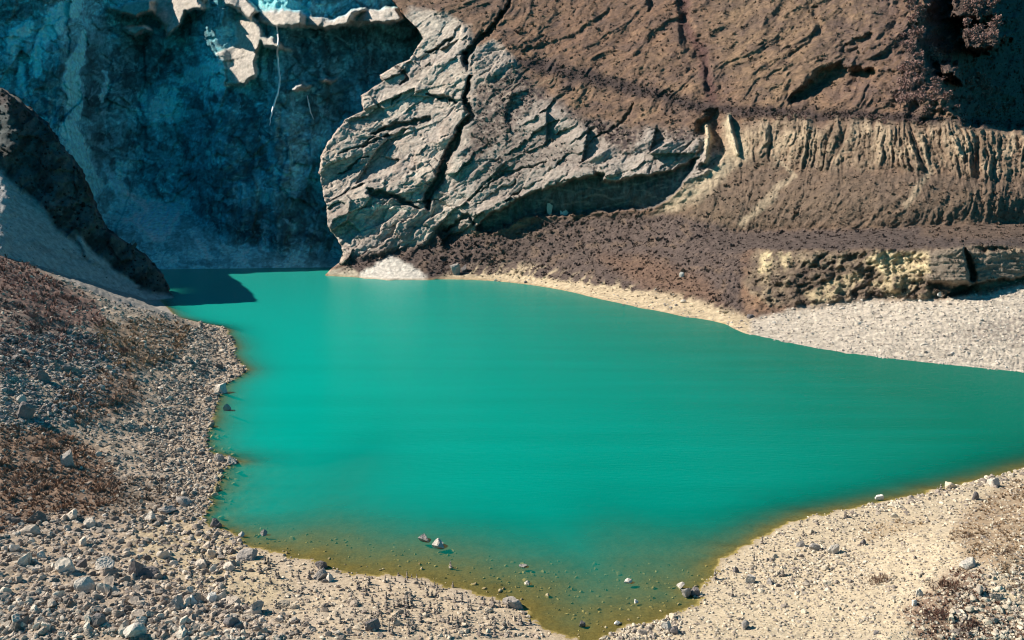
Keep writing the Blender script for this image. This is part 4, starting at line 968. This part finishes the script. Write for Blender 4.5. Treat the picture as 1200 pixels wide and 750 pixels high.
for poly, cnt, med, sg, pal in ZONES:
    q = sample(poly, cnt); x, y, z, s = pick(q[:, 0], q[:, 1])
    w = med * np.exp(rng.normal(0, sg, cnt)) * (0.75 + .25 * (1 + fbm(q[:, 0] / 25, q[:, 1] / 25, 2, 77)))
    ok = ~np.isnan(x) & ((s > -.5) if pal != 'bed' else (s < .2))
    if pal in ('bank', 'gravel'):
        br = np.zeros(cnt)
        for p, c, o_ in BROWN: br = np.maximum(br, area(q[:, 0], q[:, 1], p, 10) * o_)
        ok &= rng.uniform(0, 1, cnt) > br * .75
    pc = np.array(PAL[pal]); col_ = pc[rng.integers(0, len(pc), cnt)] * rng.uniform(.85, 1.15, (cnt, 1))
    D = np.hypot(np.nan_to_num(y), HCAM - z)
    allp.append(np.concatenate([np.stack([x, y, z, w / F * D / 2, w], -1), col_, q, np.full((cnt, 1), list(PAL).index(pal))], 1)[ok])
allp = np.concatenate(allp)
order = np.argsort(-allp[:, 4]); allp = allp[order]
# the 230 that show largest are objects of their own, the rest is rubble
NBIG = 230
ZLAB = {'bank': 'angular grey stone in the rubble of the left bank', 'darkbank': 'dark angular stone in the rubble at the left edge', 'gravel': 'pale angular stone in the lower left gravel',
        'spit': 'stone lying on the sandy spit among the cairns', 'beach': 'pale stone lying on the near right beach', 'bed': 'brown stone in the shallows between spit and beach'}
protos = {}; big_items = []
for i in range(NBIG):
    x, y, z, r, w = allp[i, :5]; zone = list(PAL)[int(allp[i, 10])]
    key = (zone, i % 6)
    if key not in protos:
        v, f = rock_shape(300 + len(protos), 2, 10, .75, .02)
        protos[key] = mesh_from('stone', v, f, M_ROCK, np.repeat(np.array([PAL[zone][(i % 6) % len(PAL[zone])]]), len(v), 0), flat=True)
    o = link('stone', protos[key], loc=(x, y, max(z, -.25 if zone == 'bed' else z) + .2 * r), rot=(rng.uniform(-.2, .2), rng.uniform(-.2, .2), rng.uniform(0, 6.28)), scale=(r, r, r))
    c_ = np.array(PAL[zone][(i % 6) % len(PAL[zone])]).mean()
    big_items.append((o, allp[i, 8], allp[i, 9], 'pale' if c_ > .38 else 'grey' if c_ > .24 else 'dark'))
    tag(o, ZLAB[zone], 'stone', {'bank': 'stones on the left bank', 'darkbank': 'dark stones at the left edge', 'gravel': 'stones in the lower left gravel', 'spit': 'stones on the spit', 'beach': 'stones on the right beach', 'bed': 'stones in the shallows'}[zone])
single_out(big_items, 'stone')
rest = allp[NBIG:]
shapes = [rock_shape(500 + j, 1 if j < 8 else 0, 7, .75, .03) for j in range(16)]
big = rest[:, 4] > 4.2
which = np.where(big, rng.integers(0, 8, len(rest)), rng.integers(8, 16, len(rest)))
o = gather('rubble', shapes, which, rest[:, :3] + np.stack([0 * rest[:, 3], 0 * rest[:, 3], .18 * rest[:, 3]], -1), rest[:, 3], rng.uniform(0, 6.28, len(rest)), rest[:, 5:8], M_ROCK)
tag(o, 'loose grey and sandy rubble strewn over both near shores', 'rubble', kind='stuff')

sr_, sc_ = rng.integers(4, NR3 - 4, 9000), rng.integers(150, NC3 - 4, 9000)
ok = (EX3[sr_, sc_] < .5) & (scree[sr_, sc_] > .6) & (fbm(X3[sr_, sc_] / 12, Y3[sr_, sc_] / 9, 3, 69) > rng.uniform(-.4, .5, 9000))
sp_ = PS[sr_, sc_][ok]; ssz = np.exp(rng.normal(.45, .45, ok.sum())) / F * sp_[:, 1] / 2
o = gather('scree_stones', shapes, rng.integers(8, 16, ok.sum()), sp_, ssz, rng.uniform(0, 6.28, ok.sum()), np.array([.34, .32, .30]) * rng.uniform(.5, 1.5, (ok.sum(), 1)), M_ROCK)
tag(o, 'grey stones scattered down the shaded scree slope', 'stones', kind='stuff')
nf = 9000
fq = np.stack([rng.uniform(540, 1215, nf), rng.uniform(300, 445, nf)], 1); fp, fr_, fc_ = on_mtn(fq[:, 0], fq[:, 1])
fm = np.maximum(FANM, .5 * strip * SLAB)[fr_, fc_]
ok = (rng.uniform(0, 1, nf) < fm) & (fq[:, 1] < shore_py[fc_] - 1)
fsz = np.exp(rng.normal(math.log(2.1), .42, nf)) / F * fp[:, 1] / 2
fcol = np.array([(.50, .445, .38), (.40, .35, .30), (.30, .26, .225), (.56, .51, .45)])[rng.integers(0, 4, nf)]
o = gather('bar_stones', shapes, rng.integers(8, 16, ok.sum()), fp[ok] + np.stack([0 * fsz[ok], 0 * fsz[ok], .2 * fsz[ok]], -1), fsz[ok], rng.uniform(0, 6.28, ok.sum()), fcol[ok], M_ROCK)
tag(o, 'pale stones strewn over the far gravel bar and sand strip', 'stones', kind='stuff')

# ------------------------------------------------------------------ cairns
def cairn_stones(seed, n):
    r = np.random.default_rng(seed); out = []; z = 0.0
    for i in range(n):
        t = i / max(1, n - 1); w = lerp(.30, .09, t ** .8) * r.uniform(.85, 1.15); h = r.uniform(.75, 1.2) / n
        v, f = rock_shape(seed * 31 + i, 1, 7, .7, .02)
        v = v * np.array([w, w * .85 / max(.3, np.abs(v[:, 1]).max()), 0]) + np.stack([0 * v[:, 0], 0 * v[:, 0], v[:, 2] / np.abs(v[:, 2]).max() * h * .56], -1)
        v = rot_z(v, r.uniform(0, 6.28)) + np.array([r.uniform(-.03, .03), r.uniform(-.03, .03), z + h * .5])
        out.append((v, f)); z += h
    return [(v / np.array([1, 1, z]), f) for v, f in out]
CT = [(.22, .18, .155), (.28, .24, .20), (.16, .135, .12), (.34, .295, .24)]
cm = []
for j in range(10):
    st = cairn_stones(700 + j, 4 + j % 4); V, FF, CC, off = [], [], [], 0
    for q, (v, f) in enumerate(st):
        V.append(v); FF.append(f + off); off += len(v); CC.append(np.repeat([CT[(q + j) % 4]], len(v), 0))
    cm.append(mesh_from('cairn', np.concatenate(V), np.concatenate(FF), M_ROCK, np.concatenate(CC), flat=True))
BIGC = [(167, 602, 21, 'tallest stone cairn standing alone above the little bay'), (238, 664, 15, 'stone cairn beside the yellow sand left on the spit'), (223, 676, 15, 'slim stone cairn left of the yellow sand'),
        (305, 672, 13, 'stone cairn with a crooked top on the upper spit'), (477, 712, 14, 'left cairn of the touching pair on the spit'), (483, 712, 12, 'right cairn of the touching pair on the spit'),
        (541, 706, 12, 'cairn beside a grey stone near the spit shore'), (463, 732, 12, 'broad cairn at the bottom middle of the spit'), (536, 734, 11, 'dark conical cairn near the spit tip'),
        (591, 735, 12, 'cairn near the tip of the spit'), (528, 667, 9, 'cairn standing in the shallow water edge'), (838, 679, 12, 'cairn at the edge of the right beach'),
        (917, 675, 12, 'tall cairn beside the stone pile on the right beach'), (858, 699, 9, 'small cairn alone on bare sand of the right beach')]
cx_, cy_, cz_, cs_ = pick([b[0] for b in BIGC], [b[1] for b in BIGC])
for i, (px_, py_, h, label) in enumerate(BIGC):
    D = math.hypot(cy_[i], HCAM - cz_[i]); H_ = h / F * D * 1.06
    root = bpy.data.objects.new('cairn', None); COL.objects.link(root); root.location = (cx_[i], cy_[i], max(cz_[i], -.2) - .03)
    tag(root, label, 'cairn', 'stacked stone cairns')
    for q, (v, f) in enumerate(cairn_stones(900 + i, 5 + i % 3)):
        link('stone', mesh_from('stone', v * H_ * np.array([1.0, 1.0, 1]), f, M_ROCK, np.repeat([CT[(q + i) % 4]], len(v), 0), flat=True), parent=root)
SPITC = [([(240, 650), (330, 660), (440, 680), (420, 740), (300, 740), (225, 690)], 34, 8.0, 'slim stone cairn on the left part of the sandy spit'),
         ([(420, 678), (520, 692), (600, 712), (640, 744), (440, 746)], 90, 8.0, 'slim stone cairn in the crowd on the spit tip'),
         ([(440, 671), (500, 677), (560, 694), (540, 698), (440, 680)], 24, 5.5, 'tiny stone cairn at the waterline of the spit'),
         ([(870, 648), (950, 610), (1000, 600), (1010, 620), (900, 690), (850, 700)], 12, 7.5, 'slim stone cairn on the near right beach'),
         ([(1090, 574), (1130, 567), (1125, 575), (1095, 582)], 4, 6.5, 'thin stone cairn on the right hand shore crest')]
cairn_items = []
for poly, cnt, hh, label in SPITC:
    q = sample(poly, cnt); x, y, z, s = pick(q[:, 0], q[:, 1])
    for i in range(cnt):
        if np.isnan(x[i]) or s[i] < -.3: continue
        H_ = hh * rng.uniform(.6, 1.45) / F * math.hypot(y[i], HCAM - z[i]); fat = rng.uniform(.75, 1.35)
        o = link('cairn', cm[rng.integers(0, 10)], loc=(x[i], y[i], z[i] - .03), rot=(0, 0, rng.uniform(0, 6.28)), scale=(H_ * fat, H_ * fat, H_))
        tag(o, label, 'cairn', 'stacked stone cairns'); cairn_items.append((o, q[i, 0], q[i, 1], ('slim' if fat < .9 else 'stout' if fat > 1.2 else 'plain') + ' stacked'))
single_out(cairn_items, 'cairn')

# ------------------------------------------------------------------ dry scrub
def tuft_shape(seed, n=9, spread=.9, wid=.10):
    r = np.random.default_rng(seed); V, FF = [], []
    for i in range(n):
        a = r.uniform(0, 6.28); l_ = r.uniform(.5, 1); tip = np.array([math.cos(a) * spread * r.uniform(.2, 1), math.sin(a) * spread * r.uniform(.2, 1), l_])
        b = np.array([math.cos(a + 1.2), math.sin(a + 1.2), 0]) * wid * r.uniform(.6, 1.4); c = np.array([math.cos(a), math.sin(a), 0]) * .25 * r.uniform(0, 1)
        k = len(V); V += [c - b, c + b, tip * r.uniform(.5, .8) + b, tip]
        FF += [(k, k + 1, k + 2), (k, k + 2, k + 3)]
    return np.array(V), np.array(FF)
TUFT = [tuft_shape(40 + j, 9, .9, .13) for j in range(10)]
CLUMP = [tuft_shape(60 + j, 7, .8, .30) for j in range(10)]
P_, S_, K_ = [], [], []
for (p, c, o_) in BROWN:
    pp = [(max(0, a_), b_) for a_, b_ in p]
    ar = abs(sum(pp[i][0] * pp[i - 1][1] - pp[i - 1][0] * pp[i][1] for i in range(len(pp)))) / 2
    cnt = int(ar * .20 * o_); q = sample(pp, cnt); x, y, z, s = pick(q[:, 0], q[:, 1]); ok = ~np.isnan(x) & (s > 1)
    ok &= fbm(q[:, 0] / 22, q[:, 1] / 14, 3, 66) > rng.uniform(-.55, .25, cnt)
    P_.append(np.stack([x, y, z], -1)[ok]); S_.append((np.exp(rng.normal(1.0, .42, cnt)) / F * np.hypot(np.nan_to_num(y), 40))[ok]); K_.append((np.array(c) * rng.uniform(.8, 2.4, (cnt, 1)))[ok])
for (p, c, o_) in RBROWN:
    pp = [(min(1200, a_), min(750, b_)) for a_, b_ in p]
    ar = abs(sum(pp[i][0] * pp[i - 1][1] - pp[i - 1][0] * pp[i][1] for i in range(len(pp)))) / 2
    cnt = int(ar * .13 * o_); q = sample(pp, cnt); x, y, z, s = pick(q[:, 0], q[:, 1]); ok = ~np.isnan(x) & (s > 1)
    ok &= fbm(q[:, 0] / 18, q[:, 1] / 10, 3, 67) > rng.uniform(-.4, .4, cnt)
    P_.append(np.stack([x, y, z], -1)[ok]); S_.append((rng.uniform(1.8, 4.0, cnt) / F * np.hypot(np.nan_to_num(y), 42))[ok]); K_.append((np.array(c) * rng.uniform(.6, 1.4, (cnt, 1)))[ok])
P_, S_, K_ = np.concatenate(P_), np.concatenate(S_), np.clip(np.concatenate(K_), .015, .5)
o = gather('dry_scrub', TUFT, rng.integers(0, 10, len(P_)), P_, S_, rng.uniform(0, 6.28, len(P_)), K_, M_TWIG, tilt=.2)
tag(o, 'low dry brown scrub between the stones of both near shores', 'scrub', kind='stuff')
def shrub_mesh(seed, cols_):
    r = np.random.default_rng(seed); V, FF, CC, off = [], [], [], 0
    for i in range(46):
        v, f = tuft_shape(seed * 50 + i, 8, .7, .035); a, d = r.uniform(0, 6.28), r.uniform(0, 1) ** .6
        hgt = .5 * (1 - .6 * d) * r.uniform(.7, 1.2)
        V.append(v * np.array([.28, .28, hgt]) + np.array([math.cos(a) * d, math.sin(a) * d * .7, 0])); FF.append(f + off); off += len(v)
        CC.append(np.repeat([np.array(cols_) * r.uniform(.6, 1.4)], len(v), 0))
    return mesh_from('dry_shrub', np.concatenate(V), np.concatenate(FF), M_TWIG, np.concatenate(CC), flat=True)
SHR = [(1034, 681, 44, (.14, .085, .06), 'round dark brown shrub alone on the right beach gravel'), (1112, 690, 50, (.11, .062, .045), 'wide dark brown shrub right of the round one'),
       (1098, 722, 44, (.11, .055, .045), 'reddish brown shrub below the wide shrub at lower right'), (1140, 735, 46, (.10, .055, .045), 'low reddish shrub at the bottom right corner'),
       (1136, 630, 22, (.14, .09, .065), 'small brown shrub on the right hand slope'), (1180, 648, 30, (.12, .075, .055), 'brown shrub high at the right edge'),
       (1192, 690, 26, (.12, .075, .055), 'brown shrub at the right edge above pale rubble'), (145, 412, 30, (.14, .085, .07), 'brown shrub amid the left bank rubble'),
       (40, 385, 34, (.09, .06, .06), 'purple brown shrub on the upper left bank'), (75, 350, 30, (.11, .07, .062), 'brown shrub near the shaded scree')]
hx, hy, hz, hs = pick([b[0] for b in SHR], [b[1] for b in SHR])
for i, (px_, py_, w, c, label) in enumerate(SHR):
    r_ = w / 2 / F * math.hypot(hy[i], HCAM - hz[i])
    tag(link('dry_shrub', shrub_mesh(60 + i, c), loc=(hx[i], hy[i], hz[i] - .05), rot=(0, 0, rng.uniform(-.4, .4)), scale=(r_, r_, r_ * 1.1)), label, 'shrub')

# dark bushes on the spur
sr_, sc_ = rng.integers(4, NR3 - 4, 5200), rng.integers(150, NC3 - 4, 5200)
ok = (EX3[sr_, sc_] < .5) & (scree[sr_, sc_] < .25) & (Y3[sr_, sc_] > 60)
sp_ = PS[sr_, sc_][ok]; ssz = np.exp(rng.normal(.75, .4, ok.sum())) / F * sp_[:, 1]
o = gather('spur_scrub', CLUMP, rng.integers(0, 10, ok.sum()), sp_ - np.array([0, 0, .2]), ssz, rng.uniform(0, 6.28, ok.sum()), np.array([.038, .042, .044]) * rng.uniform(.4, 1.8, (ok.sum(), 1)), M_TWIG, tilt=.2)
tag(o, 'dark bushes on the shaded spur', 'scrub', kind='stuff')
# bushes over the far mountainside
nfar = 110000
qx, qy = rng.uniform(385, 1215, nfar), rng.uniform(-12, 385, nfar)
pt, rr2_, cc2 = on_mtn(qx, qy)
dens = lerp(.26, .0, np.clip(bare, 0, 1)) ; dens = np.maximum(dens, .55 * rock * shrub_mid)
dens = np.maximum(dens, .65 * np.maximum(area(WX, WY, R_LOW, 6), area(WX, WY, R_TERR, 4))) ; dens = np.maximum(dens, .3 * bl)
dens = np.maximum(dens, stroke(WX, WY, [(612, 74), (640, 78), (700, 95), (760, 108), (830, 128), (900, 133), (1000, 137), (1100, 142), (1210, 148)], 14))
dens = dens * (1 - cv) * (1 - FANM) * (1 - .95 * np.clip(strip * SLAB, 0, 1)) * (1 - chute * .8) * (1 - BED) * (1 - .6 * cc) * (1 - .6 * fl)
dens = np.maximum(dens, shc * .6)
dsel = dens[rr2_, cc2]; clump = .5 + .9 * fbm(qx / 16, qy / 10, 3, 68)
dsel = dsel * np.where(qy < 130, .7, 1)
ok = (rng.uniform(0, 1, nfar) < dsel * np.clip(clump + .2, 0, 1.4)) & (qy < shore_py[cc2] - 5)
base_c = CD[rr2_, cc2]
pc = np.array([(.085, .06, .055), (.11, .075, .062), (.13, .09, .065), (.07, .05, .052)])[rng.integers(0, 4, nfar)]
kc = np.clip(((.72 * base_c + .28 * pc)) * rng.uniform(.6, 1.35, (nfar, 1)) * np.where(qy < 125, 1.3, 1.05)[:, None], .015, .4)
sz = np.exp(rng.normal(math.log(1.5), .45, nfar)) / F * pt[:, 1]
o = gather('mountain_scrub', CLUMP, rng.integers(0, 10, ok.sum()), pt[ok] - np.array([0, 0, .2]), sz[ok], rng.uniform(0, 6.28, ok.sum()), kc[ok], M_TWIG, tilt=.2)
tag(o, 'dry brown bushes covering the far mountainside and terrace', 'scrub', kind='stuff')

# ------------------------------------------------------------------ bare trees on the upper right slope
def tree_meshes(seed):
    r = np.random.default_rng(seed); V, FF = [], []
    def limb(a, b, ra, rb):
        d = b - a; u = np.cross(d, [0.3, 1, .2]); u /= np.linalg.norm(u) + 1e-9; w = np.cross(d, u); w /= np.linalg.norm(w) + 1e-9; k = len(V)
        for (p_, r0) in ((a, ra), (b, rb)):
            for j in range(5): V.append(p_ + r0 * (math.cos(j * 1.2566) * u + math.sin(j * 1.2566) * w))
        for j in range(5): FF.append((k + j, k + (j + 1) % 5, k + 5 + (j + 1) % 5, k + 5 + j))
    limb(np.zeros(3), np.array([.03, .02, .45]), .035, .025); limb(np.array([.03, .02, .45]), np.array([0, .05, .9]), .025, .008)
    tips = []
    for i in range(9):
        z0 = r.uniform(.25, .75); a = r.uniform(0, 6.28); L = r.uniform(.2, .38)
        p0 = np.array([.02, .02, z0]); p1 = p0 + L * np.array([math.cos(a), math.sin(a), r.uniform(.5, 1.1)]); limb(p0, p1, .014, .005); tips.append((p0, p1))
    C_, G_ = [], []
    for i in range(150):
        p0, p1 = tips[r.integers(0, 9)]; p = lerp(p0, p1, r.uniform(.4, 1.15)) + r.normal(size=3) * .06; d = r.normal(size=3); d[2] = abs(d[2]); d *= .15 / np.linalg.norm(d); e = r.normal(size=3) * .05
        k = len(C_); C_ += [p - e, p + e, p + d]; G_.append((k, k + 1, k + 2))
    t_, c_ = np.array(V), np.array(C_); sh = r.uniform(.7, 1.3, (len(c_), 1))
    return (mesh_from('trunk', t_, np.array(FF), M_TWIG, np.repeat([[.12, .09, .08]], len(t_), 0)), mesh_from('crown', c_, np.array(G_), M_TWIG, np.array([[.26, .16, .14]]) * sh))
TM = [tree_meshes(80 + j) for j in range(5)]
TREE = [([(1125, 4), (1165, 0), (1170, 18), (1140, 22), (1118, 20)], 16, 'leafless pinkish tree in the sunlit patch at the top right'), ([(1130, 30), (1170, 26), (1185, 46), (1150, 60), (1128, 52)], 18, 'leafless tree in the lower sunlit patch at the top right'),
        ([(1060, 40), (1085, 36), (1100, 80), (1080, 90), (1050, 70)], 18, 'leafless grey tree at the upper edge of the shaded corner'), ([(1040, 85), (1085, 85), (1110, 100), (1100, 112), (1050, 108)], 20, 'leafless grey tree at the middle edge of the shaded corner'), ([(1050, 110), (1105, 112), (1130, 128), (1110, 142), (1050, 134)], 20, 'leafless pinkish tree at the lower edge of the shaded corner'), ([(1105, 115), (1140, 140), (1200, 150), (1200, 120), (1150, 95)], 20, 'leafless tree standing in the dark corner above the moraine'),
        ([(900, 136), (1000, 138), (1090, 144), (1090, 150), (1000, 146), (900, 142)], 18, 'small leafless tree on the rim of the moraine wall'), ([(1070, 0), (1090, 0), (1075, 50), (1060, 50)], 10, 'leafless tree beside the top of the shaded corner')]
for poly, cnt, label in TREE:
    q = sample(poly, cnt); q = q[np.argsort(q[:, 0])]; pt, _, _ = on_mtn(q[:, 0], q[:, 1])
    for i in range(cnt):
        H_ = (rng.uniform(9, 16) if 'small' not in label else rng.uniform(4, 7)) / F * pt[i, 1]; tm = TM[rng.integers(0, 5)]
        root = bpy.data.objects.new('bare_tree', None); COL.objects.link(root); root.location = pt[i] - np.array([0, 0, .3]); root.rotation_euler = (0, 0, rng.uniform(0, 6.28)); root.scale = (H_, H_, H_)
        tag(root, (RANK[i] + ' ' + label + ', counted from the left') if i < 20 else label, 'tree', 'leafless trees on the upper right slope')
        link('trunk', tm[0], root); link('crown', tm[1], root)

# ------------------------------------------------------------------ pale boulders along the far side
FARB = [(535, 318, 14, 12, 'mid', 'grey boulder behind the far shore left of the sand strip'), (545, 316, 9, 7, 'dark', 'small dark boulder beside the grey one on the far shore'), (646, 244, 9, 16, 'pale', 'pale pinnacle in front of the dark overhang'), (662, 250, 11, 8, 'white', 'round white boulder under the dark overhang'),
        (799, 322, 6, 5, 'white', 'white boulder in the brown scrub above the sand strip'), (880, 371, 10, 4, 'dark', 'dark flat boulder on the sand near the gravel bar'), (1101, 346, 8, 6, 'white', 'white boulder at the foot of the clay cliff'), (617, 331, 5, 3, 'dark', 'dark stone on the far sand strip'), (731, 359, 4, 3, 'dark', 'small dark stone at the far waterline')]
for i, (px_, py_, w, h, tone, label) in enumerate(FARB):
    p, _, _ = on_mtn(np.array([px_]), np.array([py_])); p = p[0]; W = w / F * p[1]; Hh = h / F * p[1]
    v, f = rock_shape(2000 + i, 2, 9, 1.0, .02); v = v * np.array([W / 2, W / 2, 1]); v[:, 2] *= Hh * .7 / v[:, 2].max()
    tag(link('boulder', mesh_from('boulder', v, f, M_ROCK, np.repeat([TONE[tone]], len(v), 0)), loc=(p[0], p[1] - .3 * W, p[2] + .2 * Hh)), label, 'boulder')

# ------------------------------------------------------------------ the thin waterfall on the back wall
def on_wall(px, py):
    c = np.clip((px - U2[0]) / (U2[-1] - U2[0]), 0, 1) * (NC2 - 1); c = c.astype(int)
    r = np.clip((b2[c] - py) / (b2[c] + 50) * (NR2 - 1), 0, NR2 - 1).astype(int)
    return PW[r, c]
tt = np.linspace(0, 1, 60)
def fall(pts, name, label, wid):
    pts = np.array(pts, float); s_ = np.linspace(0, 1, len(pts))
    fx_ = np.interp(tt, s_, pts[:, 0]) + .8 * fbm(tt * 14, tt * 0, 3, 91); fy_ = np.interp(tt, s_, pts[:, 1]); w = wid * np.interp(tt, s_, pts[:, 2]) * (1 + .5 * fbm(tt * 22, tt * 0 + 3, 3, 92))
    rows = []
    for q in (-1, -.4, 0, .4, 1):
        p = on_wall(fx_ + q * w, fy_)
        mid_ = on_wall(fx_, fy_); yv = np.min([on_wall(fx_ + dx_, fy_ + dy_)[:, 1] for dx_ in (-4, -2, 0, 2, 4) for dy_ in (-3, 0, 3)], 0)
        yv = np.convolve(np.pad(yv, 2, 'edge'), np.ones(5) / 5, 'valid') - 2.0 - .9 * (1 - q * q)
        a_, t_ = ray(fx_ + q * w, fy_); rows.append(np.stack([a_ * yv, yv, HCAM + t_ * yv], -1))
    P = np.stack(rows, 1)
    mw = bpy.data.materials.get('falling_water')
    if mw is None:
        mw = bpy.data.materials.new('falling_water'); mw.use_nodes = True; b = mw.node_tree.nodes['Principled BSDF']; b.inputs['Base Color'].default_value = (.75, .8, .8, 1); b.inputs['Roughness'].default_value = .5
        nn = mw.node_tree.nodes.new('ShaderNodeTexNoise'); nn.inputs['Scale'].default_value = 2.5; mm = mw.node_tree.nodes.new('ShaderNodeMapRange'); mm.inputs[3].default_value = .45; mm.inputs[4].default_value = .95
        mw.node_tree.links.new(nn.outputs['Fac'], mm.inputs[0]); cb = mw.node_tree.nodes.new('ShaderNodeCombineColor')
        for j in range(3): mw.node_tree.links.new(mm.outputs[0], cb.inputs[j])
        mw.node_tree.links.new(cb.outputs[0], b.inputs['Base Color'])
    tag(link(name, mesh_from(name, P.reshape(-1, 3), grid_faces(60, 5), mw, flat=False)), label, 'waterfall')
fall([(324, 30, .7), (326, 45, .8), (325, 62, .9), (326, 78, 1.2), (328, 92, 1.0), (326, 108, 1), (321, 122, 1.1), (317, 138, .7), (316, 147, .3)], 'waterfall', 'long thin white waterfall down the shaded back wall', 1.15)
fall([(360, 112, .5), (362, 122, .9), (364, 132, .7), (368, 140, .3)], 'waterfall', 'short faint waterfall right of the long one', 1.0)
